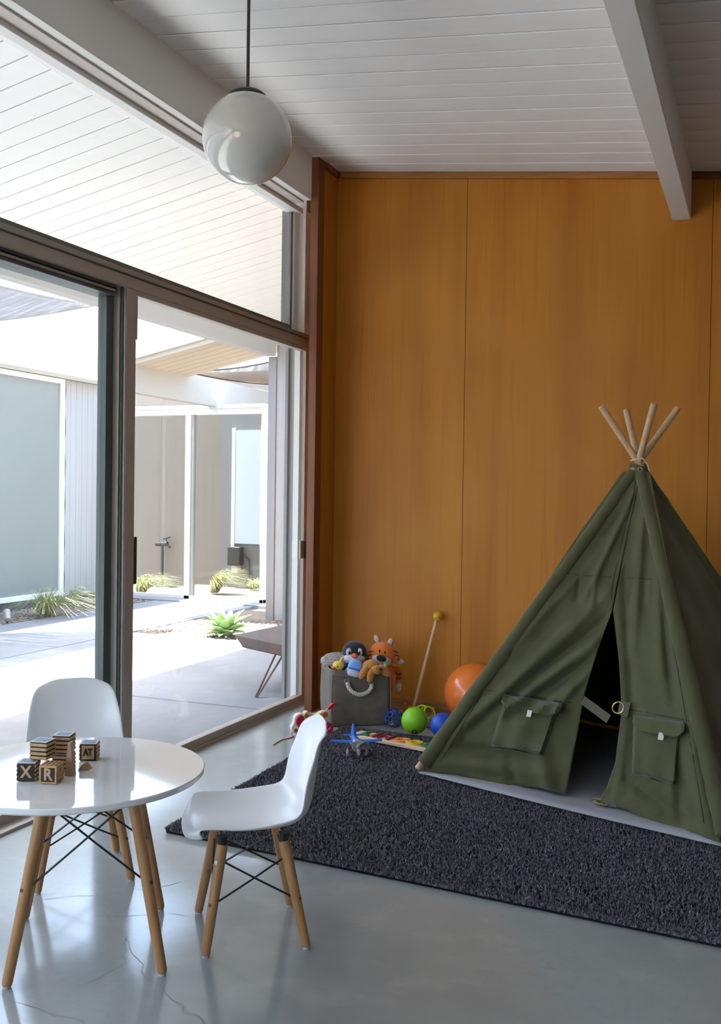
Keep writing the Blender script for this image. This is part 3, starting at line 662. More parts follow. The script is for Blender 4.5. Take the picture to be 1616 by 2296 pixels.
RF = [(.70, 1.25, .80, .62, .022, .012), (.69, .95, .90, .25, .02, -.010), (.80, 1.05, .93, .55, .025, .012), (.86, .85, 1.00, .45, .018, -.010), (.93, .72, 1.10, .30, .02, .010), (.74, .90, .745, .80, .010, -.006), (.80, .92, .82, .82, .010, .006), (1.08, .32, 1.20, .04, .025, .014), (1.04, .30, 1.12, .03, .02, -.012), (.86, .12, 1.02, .05, .02, .012), (.95, .11, 1.15, .05, .015, -.010), (.84, .30, .87, .06, .02, .008)]
lft = [(-.012, .022), (.336, .150), (.640, .271), (1.103, .456), (1.421, .595)]
lrt = [(.030, .672), (.19, .664), (.429, .649), (.609, .659), (.777, .680), (1.10, .6635), (1.385, .652)]
rlf = [(.025, .800), (.10, .826), (.189, .836), (.385, .815), (.585, .755), (.778, .684), (1.10, .668), (1.385, .657)]
rrt = [(-.005, 1.252), (.071, 1.228), (.428, 1.082), (.749, .951), (1.145, .796), (1.385, .697)]
def hollow(s_, v, left):   # the door flaps fall back towards the opening
    k = s_ if left else 1 - s_
    return -.115 * k * max(0, min(1, 1.12 - v / 1.3)) * min(1, .35 + v / .4)
def flap(le, re, L, bot_l, bot_r, nu=56, nv=96, top=1.385):
    P = []
    for j in range(nv + 1):
        row = []
        for i in range(nu + 1):
            s_ = i / nu; bot = bot_l + (bot_r - bot_l) * s_ + .010 * math.sin(s_ * 9) + .014 * math.sin(math.pi * s_); v = max(.004, bot) + (top - max(.004, bot)) * (j / nv)
            a, b = interp(le, v), interp(re, v); uu = a + (b - a) * s_
            edge = min(1, s_ / .08, (1 - s_) / .05)
            off = hollow(s_, v, le is lft) + folds(uu, v, L) * max(.25, edge) - .018 * math.sin(math.pi * s_) * math.sin(math.pi * min(1, v / 1.3)) + .0016 * math.sin(uu * 61 + v * 37) + .001 * math.sin(uu * 140 - v * 90)
            row.append(front_pt(uu, v, off))
        P.append(row)
    return MB().grid(P)
flap(lft, lrt, LF, -.006, .030).build('door_flap', m_canvas, tt, solid=.0022, ang=180)
flap(rlf, rrt, RF, .025, -.004).build('door_flap', m_canvas, tt, solid=.0022, ang=180)
# seams on the flaps
def on_flap(u, v, L, le, re, lift=.003):
    a, b = interp(le, v), interp(re, v); s_ = (u - a) / (b - a); edge = max(.25, min(1, s_ / .08, (1 - s_) / .05))
    return front_pt(u, v, hollow(s_, v, le is lft) + folds(u, v, L) * edge - .018 * math.sin(math.pi * s_) * math.sin(math.pi * min(1, v / 1.3)) + lift)
m_seam = mat('olive_seam', (.035, .036, .018), .9)
for pts, L, le, re in (([(.395 + .0275 * k, .916) for k in range(10)], LF, lft, lrt), ([(.678 + .02 * k, .918) for k in range(11)], RF, rlf, rrt),
                      ([(.20 + .045 * k, .385) for k in range(10)], LF, lft, lrt), ([(.835 + .025 * k, .395) for k in range(10)], RF, rlf, rrt),
                      ([(.655 - .001 * k, .79 + .058 * k) for k in range(11)], LF, lft, lrt)):
    MB().tube([on_flap(u_, v_, L, le, re, .0012) for u_, v_ in pts], .0016, 6).build('seam', m_seam, tt)
for le, sg, L_, l2, r2 in ((lft, 1, LF, lft, lrt), (rrt, -1, RF, rlf, rrt)):
    MB().tube([on_flap(interp(le, v_) + sg * (.052 - .022 * v_), v_, L_, l2, r2, .0015) for v_ in np.linspace(.06, 1.30, 40)], .0022, 6).build('seam', m_seam, tt)
# front placket above the opening
MB().tube([front_pt(.672 - .0017 * k, .785 + .058 * k, hollow(1, .785 + .058 * k, True) + .003) for k in range(11)], .005, 8).build('placket', m_canvas, tt)
def side(P0, P1, name, seed, bulge):
    n = 34; ex = (P1 - P0); nn = unit(np.cross(ex, AP - (P0 + P1) / 2)); c = (P0 + P1) / 2
    if nn @ (c - CTR) < 0: nn = -nn
    P = []
    for j in range(n + 1):
        t = .022 + .938 * j / n; row = []
        for i in range(n + 1):
            s_ = i / n; p = (P0 * (1 - s_) + P1 * s_) * (1 - t) + AP * t; e = min(1, s_ / .1, (1 - s_) / .1)
            row.append(p + nn * (bulge * math.sin(math.pi * s_) * (1 - t) + e * .006 * math.sin(s_ * 17 + t * 5 + seed) * (1 - t) + .003 * math.sin(t * 23 + s_ * 9)))
        P.append(row)
    MB().grid(P).build(name, m_canvas, tt, solid=.0022, ang=180)
side(A, Cc, 'side_panel', 1, -.03); side(B, Dd, 'side_panel', 2, -.03); side(Cc, Dd, 'rear_panel', 3, -.03)
# collar, ties and eyelet at the top
MB().tube([AP - V(0, 0, .018) + .030 * V(math.cos(a), math.sin(a), .25 * math.sin(a * 2)) for a in np.linspace(0, 6.283, 17)[:-1]], .009, 8, closed=True).build('collar', m_canvas, tt)
MB().tube([AP + V(-.03, -.02, .008), AP + V(-.01, -.034, .012), AP + V(.02, -.028, .016), AP + V(.034, -.01, .0), AP + V(.045, -.012, -.035), AP + V(.05, -.016, -.06)], .003, 6).build('tie_cord', m_rope, tt)
MB().tube([AP + V(.012, -.045, -.03) + .009 * (E1 * math.cos(a) + V(0, 0, 1) * math.sin(a)) for a in np.linspace(0, 6.283, 15)[:-1]], .0018, 6, closed=True).build('eyelet', m_brass, tt)
# pockets
def pocket(us, L, le, re, tagu, bul):
    (u0, v0), (u1, v1), (u2, v2), (u3, v3) = us   # top-left, top-right, bottom-right, bottom-left
    def pp(s_, t, k):
        uu = (u0 * (1 - s_) + u1 * s_) * (1 - t) + (u3 * (1 - s_) + u2 * s_) * t; vv_ = (v0 * (1 - s_) + v1 * s_) * (1 - t) + (v3 * (1 - s_) + v2 * s_) * t
        return on_flap(uu, vv_, L, le, re, k)
    n = 14; P = []
    for j in range(n + 1):
        row = []
        for i in range(n + 1):
            s_, t = i / n, j / n; e = min(1, s_ / .06, (1 - s_) / .06, (1 - t) / .05)
            row.append(pp(s_, t, .002 + bul * e * (.72 + .28 * math.cos((s_ - .45) * 11)) * (.6 + .5 * t)))
        P.append(row)
    pk = MB().grid(P).build('pocket', m_canvas, tt, solid=.002, ang=60)
    P = []
    for j in range(7):
        row = []
        for i in range(n + 1):
            s_ = i / n; t = j / 6; lim = .26 * (1 if .12 < s_ < .88 else .55 + .45 * min(s_, 1 - s_) / .12); row.append(pp(s_ * 1.06 - .03, t * lim - .03, .005 + (bul + .007) * min(1, t * 3) + .003 * math.sin(s_ * 21)))
        P.append(row)
    MB().grid(P).build('pocket_flap', m_canvas, pk, solid=.003, ang=60)
    a = pp(tagu, .24, bul + .016); ex = E1; ey = E2
    MB().add([a - ex * .010 - ey * .016, a + ex * .010 - ey * .016, a + ex * .010 + ey * .010, a - ex * .010 + ey * .010], [(0, 1, 2, 3)]).build('pocket_tag', m_tag, pk, solid=.0015, smooth=False)
pocket([(.312, .372), (.560, .372), (.541, .165), (.305, .160)], LF, lft, lrt, .52, .034)
pocket([(.868, .372), (1.040, .380), (1.068, .160), (.906, .165)], RF, rlf, rrt, .58, .036)
# straps and rings
q = [front_pt(*c, hollow(1, .4, True) - .002) for c in ((.640, .425), (.632, .392), (.766, .330), (.776, .362))]
MB().add(q, [(0, 1, 2, 3)]).build('strap', m_strap, tt, solid=.003, smooth=False)
q = [front_pt(*c, hollow(1, .4, True) + .008) for c in ((.800, .420), (.800, .372), (.842, .366), (.842, .422))]
MB().add(q, [(0, 1, 2, 3)]).build('strap_tab', m_strap, tt, solid=.004, smooth=False)
rg = front_pt(.797, .396, hollow(1, .4, True) + .010)
MB().tube([rg + .022 * (E1 * math.cos(a) + E2 * math.sin(a)) for a in np.linspace(0, 6.283, 25)[:-1]], .0026, 8, closed=True).build('ring', m_brass, tt)
for k in range(2):
    rg = front_pt(.805 + .018 * k, .036, hollow(1, .04, True) + .010) + V(0, 0, .004)
    MB().tube([rg + .024 * (E1 * math.cos(a) + (BK * .9 + V(0, 0, .35)) * .6 * math.sin(a)) for a in np.linspace(0, 6.283, 21)[:-1]], .0026, 8, closed=True).build('ring', m_brass, tt)
q = [front_pt(*c, hollow(1, .04, True) + .008) for c in ((.815, .055), (.83, .028), (.88, .034), (.87, .062))]
MB().add(q, [(0, 1, 2, 3)]).build('strap_tab', m_strap, tt, solid=.004, smooth=False)
# floor mat
mt = MB(); n = 26; P = []
for j in range(n + 1):
    row = []
    for i in range(n + 1):
        s_, t = i / n, j / n; p = A + E1 * TW * (.01 + .98 * s_) + BK * TW * (.0 + .985 * t); f_ = 1 - min(1, t / .05)
        row.append(p + V(0, 0, .006 + .003 * math.sin(s_ * 9) * (1 - f_) - .003 * f_) - BK * .012 * math.sin(math.pi * s_) * f_)
    P.append(row)
mt.grid(P).build('floor_mat', m_mat, tt, solid=.003)

# ------------------------------------------------------------------ toys: basket and soft toys
BF = V(.8, .6, 0); BSd = V(-.6, .8, 0); BO = V(-1.955, 4.475, 0); BW, BD, BH = .31, .245, .285
bc = BO + BF * BW / 2 + BSd * BD / 2
bk = thing('toy_basket', 'grey felt toy basket with rope handle, filled with soft toys', 'basket', tuple(bc))
def rrect(w_, d_, r, n=8):
    out = []
    for cx_, cy_, a0 in ((w_ / 2 - r, -d_ / 2 + r, -90), (w_ / 2 - r, d_ / 2 - r, 0), (-w_ / 2 + r, d_ / 2 - r, 90), (-w_ / 2 + r, -d_ / 2 + r, 180)):
        for k in range(n + 1): a = math.radians(a0 + 90 * k / n); out.append((cx_ + r * math.cos(a), cy_ + r * math.sin(a)))
    # densify straight runs
    res = []
    for i, p in enumerate(out):
        q = out[(i + 1) % len(out)]; m_ = max(1, int(math.hypot(q[0] - p[0], q[1] - p[1]) / .025))
        for k in range(m_): res.append((p[0] + (q[0] - p[0]) * k / m_, p[1] + (q[1] - p[1]) * k / m_))
    return res
base_l = rrect(BW, BD, .03); P = []
prof = [(0.0, .90), (.004, .97), (.02, 1.0), (.08, 1.03), (.14, 1.025), (.20, 1.01), (.262, 1.0), (.285, 1.0), (.287, .985), (.262, .965), (.14, .985), (.02, .955), (.012, .90)]
for h_, s_ in prof:
    row = []
    for k, (x, y) in enumerate(base_l):
        wob = 1 + .012 * math.sin(k * .55 + h_ * 28) * min(1, h_ * 8) * min(1, (BH - h_) * 12 + .1) + .02 * math.exp(-((h_ - .05) / .03) ** 2) * math.sin(k * .9)
        zz = h_ + (-.012 if y < -.05 and h_ > .2 else 0) * (1 - abs(x) / BW) + (.012 * (-x / BW) if h_ > .2 else 0)
        row.append(bc + BF * x * s_ * wob + BSd * y * s_ * wob + V(0, 0, zz))
    P.append(row)
MB().grid(P, close_u=True).build('body', m_grey, bk, ang=70)
MB().box((-BW * .44, -BD * .44, .004), (BW * .44, BD * .44, .016), R=np.stack([BF, BSd, V(0, 0, 1)], 1), c=bc).build('base', m_grey, bk, smooth=False)
m_stitch = mat('light_stitch', (.26, .24, .21), .9)
for sx in (-1, 1):
    MB().tube([bc + BF * sx * (BW / 2 - .006) * s_ * 1.0 + BSd * (-BD / 2 + .004) * s_ * 1.015 + V(0, 0, h_) for h_, s_ in prof[1:7]], .0022, 6).build('corner_seam', m_stitch, bk)
hem = [P[6][k] + unit((P[6][k] - bc) * V(1, 1, 0)) * .001 for k in range(len(base_l))]
MB().tube(hem, .0016, 6, closed=True).build('hem_seam', m_stitch, bk)
# rope handle: three twisted strands hanging from two eyelets on the front face
def handle_c(t):
    a = math.pi * t; return bc + BF * (-.012 - .062 * math.cos(a)) + BSd * (-BD / 2 * 1.02 - .010 - .012 * math.sin(a)) + V(0, 0, .222 - .052 * math.sin(a) - .012 * t)
n = 60
hp = []
for s_ in range(3):
    path = []
    for k in range(n + 1):
        t = k / n; c = handle_c(t); d = unit(handle_c(min(1, t + .01)) - handle_c(max(0, t - .01))); x, y_, _ = frame(d); a = t * 26 + s_ * 2.094; path.append(c + .0052 * (math.cos(a) * x + math.sin(a) * y_))
    hp.append(path)
hm = MB()
for p_ in hp: hm.tube(p_, .0056, 8)
hm.build('rope_handle', m_rope, bk)
for t in (0, 1):
    c = handle_c(t); MB().tube([c + V(0, 0, .004) + BSd * .012 + .013 * (BF * math.cos(a) + V(0, 0, 1) * math.sin(a)) for a in np.linspace(0, 6.283, 17)[:-1]], .003, 6, closed=True).build('eyelet', m_alug, bk)

def fuzz(p, f=14, a=.03): return 1 + a * (math.sin(p[0] * f + 1) * math.sin(p[1] * f * 1.3) * math.sin(p[2] * f * .9 + 2) + .5 * math.sin(p[0] * f * 2.3) * math.sin(p[2] * f * 2.7 + p[1] * 5))
VIEW = unit(V(0, 0, 1.0) - V(-1.87, 4.62, .35)); VIEW[2] = 0; VIEW = unit(VIEW); VS = V(-VIEW[1], VIEW[0], 0); VS = VS if VS[0] > 0 else -VS   # VS: picture right
Z = V(0, 0, 1)
m_pbk = flat('plush_black', (.010, .011, .020), .95, sheen=.3, bump=((300, 300, 300), .4, .003)); m_pwh = flat('plush_white', (.55, .53, .58), .95, sheen=.3, bump=((300, 300, 300), .4, .003))
m_por = flat('plush_orange', (.72, .17, .015), .9, sheen=.3, bump=((300, 300, 300), .4, .003)); m_beak = flat('beak_orange', (.75, .15, .03), .8)
m_blk = flat('eye_black', (.006, .006, .008), .3); m_lav = flat('plush_lilac_white', (.52, .50, .62), .95, sheen=.3)
# penguin
pc = V(-1.90, 4.64, .352)
pg = thing('penguin_plush', 'black and white penguin soft toy with orange beak in the basket', 'soft toy', (pc[0], pc[1], .09))
MB().ball(pc - Z * .12, .072, (1, 1, 1.5), nu=24, nv=16).build('body', m_pbk, pg)
MB().ball(pc, .062, (1.02, .95, .98), fn=lambda p: fuzz(p, 20, .008), nu=32, nv=22).build('head', m_pbk, pg)
MB().ball(pc + VIEW * .026 - Z * .024, .046, (1.18, 1.0, .72), R=np.stack([VS, VIEW, Z], 1)).build('cheeks', m_lav, pg)
MB().ball(pc - Z * .12 + VIEW * .035, .058, (1, .8, 1.3), R=np.stack([VS, VIEW, Z], 1)).build('belly', m_lav, pg)
for s_ in (-1, 1):
    e = MB().ball(pc + VIEW * .049 + VS * s_ * .027 + Z * .010, .017, (.85, .5, 1.25), R=np.stack([VS, VIEW, Z], 1)).build('eye_patch', m_lav, pg)
    MB().ball(pc + VIEW * .056 + VS * s_ * .025 + Z * .007, .0075, (.8, .5, 1.3), R=np.stack([VS, VIEW, Z], 1), nu=14, nv=10).build('pupil', m_blk, e)
MB().ball(pc + VIEW * .062 + VS * .002 - Z * .006, .0165, (1.1, 1.1, .8), R=np.stack([VS, VIEW, Z], 1)).build('beak', m_beak, pg)
# tiger
tc = V(-1.775, 4.72, .345)
tg = thing('tiger_plush', 'orange tiger soft toy with black stripes in the basket', 'soft toy', (tc[0], tc[1], .09))
RV = np.stack([VS, VIEW, Z], 1)
def ell(c, r, sc, tilt=0): return dict(c=c, r=r, sc=sc, R=np.stack([VS * math.cos(tilt) + Z * math.sin(tilt), VIEW, -VS * math.sin(tilt) + Z * math.cos(tilt)], 1))
MB().ball(tc - Z * .13, .065, (1, .9, 1.5)).build('body', m_por, tg)
MB().ball(**ell(tc, .062, (1.12, .95, .98), -.2), nu=32, nv=22).build('head', m_por, tg)
MB().ball(**ell(tc + VIEW * .036 - Z * .028 - VS * .008, .042, (1.22, .85, .78), -.25)).build('muzzle', m_pwh, tg)
MB().ball(**ell(tc + VIEW * .066 - Z * .014 - VS * .010, .020, (1.3, .6, .85), -.3)).build('nose', m_pbk, tg)
for s_, zz in ((-1, .022), (1, .016)):
    MB().ball(**ell(tc + VIEW * .056 + VS * (s_ * .014 - .006) + Z * zz, .0058, (.8, .6, 1.3)), nu=12, nv=8).build('eye', m_blk, tg)
for s_, rt_ in ((-1, .35), (1, -.45)):
    e = MB().ball(**ell(tc + VS * (s_ * .034 + .002) + Z * (.066 - .008 * s_) - VIEW * .01, .020, (.75, .45, 1.15), rt_), nu=18, nv=12).build('ear', m_por, tg)
    MB().ball(**ell(tc + VS * (s_ * .034 + .002) + Z * (.067 - .008 * s_) - VIEW * .003, .017, (.72, .35, 1.1), rt_), nu=16, nv=10).build('ear_lining', m_pwh, e)
for s_ in (-1, 1):
    MB().ball(**ell(tc + VS * s_ * .058 - Z * .012 + VIEW * .004, .034, (.8, .7, 1.15), s_ * .5)).build('cheek', m_por, tg)
    for k in range(3):
        p0 = tc + VS * s_ * (.046 + .006 * k) + VIEW * (.042 - .010 * k) + Z * (.022 - .020 * k); p1 = tc + VS * s_ * (.079 + .004 * k) + VIEW * (.022 - .006 * k) + Z * (.010 - .020 * k); m_ = (p0 + p1) / 2 + VIEW * .008 + VS * s_ * .004
        MB().tube([p0, m_, p1], [.0012, .0032, .001], 6).build('stripe', m_pbk, tg)
MB().ball(**ell(tc + VS * .078 - Z * .034, .020, (1.6, .6, .7), -.3), fn=lambda p: fuzz(p, 30, .12)).build('cheek_fur', m_pwh, tg)
MB().tube([tc + VS * .03 - Z * .08, tc + VS * .075 - Z * .085 - VIEW * .03, tc + VS * .084 - Z * .115 - VIEW * .03, tc + VS * .083 - Z * .150 - VIEW * .025], [.014, .015, .015, .014], 12).build('arm', m_por, tg)
MB().ball(tc + VS * .083 - Z * .172 - VIEW * .025, .016, (.95, .9, 1.7)).build('paw', m_pwh, tg)
for k in range(2): MB().tube([tc + VS * .083 - Z * (.105 + .022 * k) - VIEW * .027 + .0158 * (VS * math.cos(a) + VIEW * math.sin(a)) for a in np.linspace(0, 6.283, 15)[:-1]], .0026, 6, closed=True).build('stripe', m_pbk, tg)
# fluffy cream plush, duck, blue plush, brown dog
fc = V(-1.984, 4.618, .306)
fl_ = thing('fluffy_plush', 'fluffy cream soft toy slumped in the basket corner', 'soft toy', (fc[0], fc[1], .1))
m_flf = flat('fleece_cream', (.42, .37, .335), .98, sheen=.5, bump=((160, 160, 160), .9, .008))
MB().ball(fc, .066, (1.25, .9, .66), R=RV, fn=lambda p: fuzz(p, 26, .05) + random.uniform(-.05, .06), nu=80, nv=50).build('body', m_flf, fl_)
MB().ball(fc + VS * -.058 + Z * .002 + VIEW * .02, .024, (.8, .9, 1.1), R=RV, fn=lambda p: fuzz(p, 26, .08)).build('ear', m_flf, fl_)
MB().ball(fc + VS * .045 + Z * .012 + VIEW * .03, .030, (1.2, .8, .9), R=RV, fn=lambda p: fuzz(p, 26, .07)).build('head', m_flf, fl_)
MB().ball(fc + VS * .055 - Z * -.002 + VIEW * .056, .005).build('eye', m_blk, fl_)
dc = V(-1.940, 4.530, .300)
dk = thing('duck_plush', 'small yellow duck soft toy peeking over the basket rim', 'soft toy', (dc[0], dc[1], .2))
m_yel = flat('plush_yellow', (.80, .56, .08), .9, sheen=.3)
MB().ball(dc, .025, (1.15, 1, .92), R=RV).build('head', m_yel, dk)
MB().ball(dc - Z * .05, .026, (1, 1, 1.6), nu=16, nv=12).build('body', m_yel, dk)
MB().tube([dc + VS * .008 + Z * .018, dc + VS * .016 + Z * .032, dc + VS * .022 + Z * .042], [.006, .006, .005], 8).build('crest', m_yel, dk)
MB().ball(dc - VS * .022 + VIEW * .014 - Z * .008, .012, (1.1, 1, .6), R=RV).build('bill', m_beak, dk)
MB().ball(dc - VS * .004 + VIEW * .0235 - Z * .001, .0035, nu=10, nv=8).build('eye', m_blk, dk)
uc = V(-1.858, 4.548, .292)
bl = thing('blue_plush', 'blue and white rounded soft toy in the middle of the basket', 'soft toy', (uc[0], uc[1], .15))
m_bl1 = flat('plush_sky_blue', (.20, .40, .78), .9, sheen=.3); m_bl2 = flat('plush_deep_blue', (.03, .13, .55), .85); m_bl3 = flat('plush_pale', (.55, .56, .70), .92, sheen=.3)
Rb = np.stack([unit(VS + Z * -.25), VIEW, unit(Z + VS * .25)], 1)
def sq(p): return 1 / (abs(p[0]) ** 3.2 + abs(p[1]) ** 3.2 + abs(p[2]) ** 3.2) ** (1 / 3.2)
MB().ball(uc, .034, (1.08, .8, 1.15), R=Rb, fn=sq, nu=32, nv=20).build('body', m_bl1, bl)
MB().ball(uc - Rb[:, 2] * .022 + VIEW * .006, .033, (1.0, .8, .62), R=Rb, fn=sq, nu=28, nv=18).build('front', m_bl3, bl)
MB().tube([uc + Rb[:, 0] * x + VIEW * (.034 - 6 * x * x) - Rb[:, 2] * .0005 for x in np.linspace(-.032, .032, 9)], .0034, 8).build('band', m_bl2, bl)
gc = V(-1.768, 4.575, .298)
dg_ = thing('dog_plush', 'curly brown puppy soft toy flopped over the basket rim', 'soft toy', (gc[0], gc[1], .2))
m_brn = flat('plush_curly_brown', (.52, .20, .035), .98, sheen=.4, bump=((140, 140, 140), .9, .006))
fz = lambda p: fuzz(p, 24, .05)
MB().ball(gc + Z * .004 - VS * .012, .040, (1.15, .9, .85), R=RV, fn=fz, nu=32, nv=20).build('head', m_brn, dg_)
MB().ball(gc + VS * .014 + VIEW * .034 - Z * .006, .026, (1.1, 1, .85), R=RV, fn=fz).build('muzzle', m_brn, dg_)
MB().ball(gc + VS * .032 + VIEW * .052 - Z * .001, .007, (1.2, .8, .8), R=RV, nu=12, nv=8).build('nose', m_blk, dg_)
for off, s_, ti in ((VS * -.050 - Z * .022 + VIEW * .030, .030, .5), (VS * -.016 - Z * .034 + VIEW * .042, .028, .2), (VS * .052 - Z * .012 + VIEW * .020, .032, -.9)):
    MB().ball(**ell(gc + off, s_, (.65, .6, 1.25), -ti), fn=fz).build('paw' if ti != .5 else 'ear', m_brn, dg_)
MB().ball(gc + VS * .058 + Z * .016 + VIEW * .020, .010, (1, .8, 1.1), R=RV, fn=fz).build('bow', flat('green_bow', (.25, .48, .12), .8), dg_)

# ------------------------------------------------------------------ balls
def ball(name, lab, c, r, m): o_ = thing(name, lab, 'ball', (c[0], c[1], c[2] - r)); MB().ball(c, r, nu=64, nv=40).build('shell', m, o_, ang=180); return o_
ob = ball('play_ball', 'big glossy orange ball between the tent and the plywood wall', (-1.335, 4.872, .153), .153, flat('orange_vinyl', (.86, .20, .035), .16, spec=.5))
MB().lathe([(0, 0), (.012, .0), (.012, .004), (0, .005)], V(-1.335, 4.872, .153) + unit(V(.05, -.9, -.42)) * .151, 14, R=np.stack([V(1, 0, 0), unit(V(0, .42, -.9)), unit(V(0, -.9, -.42))], 1)).build('valve', flat('valve_pale', (.7, .45, .35), .5), ob)
gb = ball('playground_ball', 'lime green rubber ball at the rug edge', (-1.502, 4.433, .089), .0635, flat('lime_rubber', (.22, .56, .012), .45, bump=((260, 260, 260), .3, .0008)))
dv = unit(V(.22, -.72, -.66)); x_, y_, _ = frame(dv)
MB().lathe([(0, .0), (.012, .0), (.0125, .0015), (0, .002)], V(-1.502, 4.433, .089) + dv * .0620, 20, R=np.stack([x_, y_, dv], 1)).build('badge', m_black, gb)
MB().tube([V(-1.502, 4.433, .089) + dv * .0645 + .006 * (x_ * math.cos(a) * .6 + y_ * math.sin(a)) for a in np.linspace(0, 6.283, 15)[:-1]], .0011, 6, closed=True).build('badge_mark', flat('badge_white', (.8, .8, .8), .5), gb)
bb = ball('playground_ball', 'deep blue rubber ball tucked against the tent side', (-1.359, 4.416, .084), .0580, flat('blue_rubber', (.006, .075, .50), .42, bump=((260, 260, 260), .3, .0008)))
def goldberg(c, r, tr, seed=0, sub=1):
    b = bmesh.new(); bmesh.ops.create_icosphere(b, subdivisions=sub, radius=1.0); b.faces.ensure_lookup_table(); cent = {f.index: f.calc_center_median().normalized() for f in b.faces}
    R = rotz(seed) @ rotx(seed * .7 + .4); rings = []
    for vtx in b.verts:
        lf = list(vtx.link_faces); n_ = vtx.co.normalized(); x, y, _ = frame(np.array(n_))
        lf.sort(key=lambda f: math.atan2(np.dot(np.array(cent[f.index]), y), np.dot(np.array(cent[f.index]), x))); pts = [R @ np.array(cent[f.index]) for f in lf]; m_ = sum(pts) / len(pts)
        ring = []
        for i in range(len(pts)):
            p, q = pts[i], pts[(i + 1) % len(pts)]
            for k in range(4): ring.append(p + (q - p) * k / 4)
        n2 = R @ np.array(n_); sm = []
        for i in range(len(ring)):
            a = (ring[i - 1] + ring[i] * 2 + ring[(i + 1) % len(ring)]) / 4; a = m_ + (a - m_) * .93; sm.append(V(*c) + unit(a) * r)
        rings.append((n2, sm))
    b.free(); return rings
def hole_ball(lab, c, r, tr, mats_, seed, sub=1):
    o_ = thing('lattice_ball', lab, 'ball', (c[0], c[1], c[2] - r)); grp = {}
    for n_, ring in goldberg(c, r - tr, tr, seed, sub): grp.setdefault(mats_(n_), MB()).tube(ring, tr, 7, closed=True)
    for m_, g_ in grp.items(): g_.build('lattice', m_, o_)
    return o_
m_lb = flat('lattice_blue', (.006, .06, .30), .35); m_lg = flat('lattice_lime', (.26, .70, .02), .35); m_lo = flat('lattice_orange', (.75, .26, .01), .35); m_lr = flat('lattice_red', (.60, .02, .06), .35)
o_ = hole_ball('dark blue plastic lattice ball beside the basket', (-1.675, 4.622, .0475), .047, .0026, lambda n_: m_lb, .3, 2)
MB().ball(V(-1.675, 4.622, .0475) + unit(V(.0, -.85, -.5)) * .040, .011, (1, .5, 1)).build('badge', m_lo, o_)
hole_ball('multicoloured lime, orange and red lattice ball behind the lime ball', (-1.528, 4.668, .060), .060, .0036, lambda n_: m_lg if n_[2] > .25 or n_[1] < -.6 else (m_lo if n_[0] < .35 else m_lr), .9)

# ------------------------------------------------------------------ push toy leaning on the wall
ps = thing('push_toy', 'wooden push stick with yellow knob leaning on the plywood wall', 'push toy', (-1.66, 4.86, 0))
p0, p1 = V(-1.655, 4.86, .05), V(-1.572, 4.975, .505)
MB().rod(p0, p1, .0095, 14).build('stick', m_dowel, ps)
MB().ball(p1 + unit(p1 - p0) * .016, .027, nu=28, nv=18).build('knob', flat('yellow_lacquer', (.62, .36, .012), .3), ps)
for s_, m_ in ((-1, flat('orange_lacquer', (.60, .12, .012), .35)), (1, flat('red_lacquer', (.5, .02, .03), .35))):
    c = V(-1.655, 4.86, .040) + V(.95, .3, 0) * s_ * .045; x = unit(V(.95, .3, 0)); a, b, _ = frame(x)
    MB().lathe([(0, -.007), (.036, -.007), (.040, -.003), (.040, .003), (.036, .007), (0, .007)], c, 28, R=np.stack([a, b, x], 1)).build('wheel', m_, ps)
MB().cyl(V(-1.655, 4.86, .040) - V(.95, .3, 0) * .05, V(-1.655, 4.86, .040) + V(.95, .3, 0) * .05, .008, n=10).build('axle', m_dowel, ps)
MB().box((-.03, -.016, .022), (.03, .016, .062), R=rotz(.3), c=(-1.655, 4.86, 0)).build('block_body', flat('orange_lacquer2', (.70, .24, .02), .4), ps, bevel=.004)

# ------------------------------------------------------------------ name board
SD = unit(V(0.9665, -0.2568, 0)); SN = V(-SD[1], SD[0], 0); SO = V(-1.756, 4.243, RZ)
nb = thing('name_board', 'pale wooden name board with coloured letters on the rug', 'sign', tuple(SO))
SR = np.stack([SD, SN, Z], 1)
MB().box((0, 0, 0), (.50, .094, .016), R=SR, c=SO).build('board', flat('pale_board', (.74, .55, .38), .5, var=((6, 60, 60), (.66, .47, .31), 3, .4, .7)), nb, bevel=.003)
for ch_, dx, m_ in (('L', .070, (.02, .20, .075)), ('I', .119, (.27, .022, .025)), ('N', .174, (.27, .022, .025)), ('C', .256, (.78, .25, .03)), ('O', .333, (.75, .48, .01)), ('L', .404, (.02, .20, .075))):
    me = text_mesh(ch_, .092, .008, .0028); o_ = link('letter', me, flat('letter_%d' % int(dx * 1000), m_, .45), nb, world=False)
    p = SD * dx + SN * .047 + Z * .0195; o_.location = tuple(p); o_.rotation_euler = (0, 0, math.atan2(SD[1], SD[0]))

# ------------------------------------------------------------------ toy aeroplane
ac = V(-1.608, 3.965, RZ); FWD = unit(V(.50, -.86, 0)); ALR = V(-FWD[1], FWD[0], 0)   # nose direction and wing axis
ar = thing('toy_aeroplane', 'blue and red toy aeroplane with grey propeller on the rug', 'toy plane', tuple(ac))
m_ab = flat('plane_blue', (.012, .15, .62), .35); m_ar = flat('plane_red', (.42, .015, .025), .35); m_ag = flat('plane_grey', (.33, .33, .35), .45)
def apt(f, s_, z): return ac + FWD * f + ALR * s_ + Z * z
MB().tube([apt(-.10, 0, .062), apt(-.07, 0, .058), apt(-.02, 0, .052), apt(.025, 0, .052), apt(.035, 0, .052)], [.008, .014, .021, .024, .022], 18).build('fuselage', m_ab, ar)
MB().tube([apt(-.08, 0, .050), apt(-.03, 0, .040), apt(.025, 0, .038), apt(.034, 0, .040)], [.008, .017, .019, .014], 16).build('underbody', m_ar, ar)
P = []
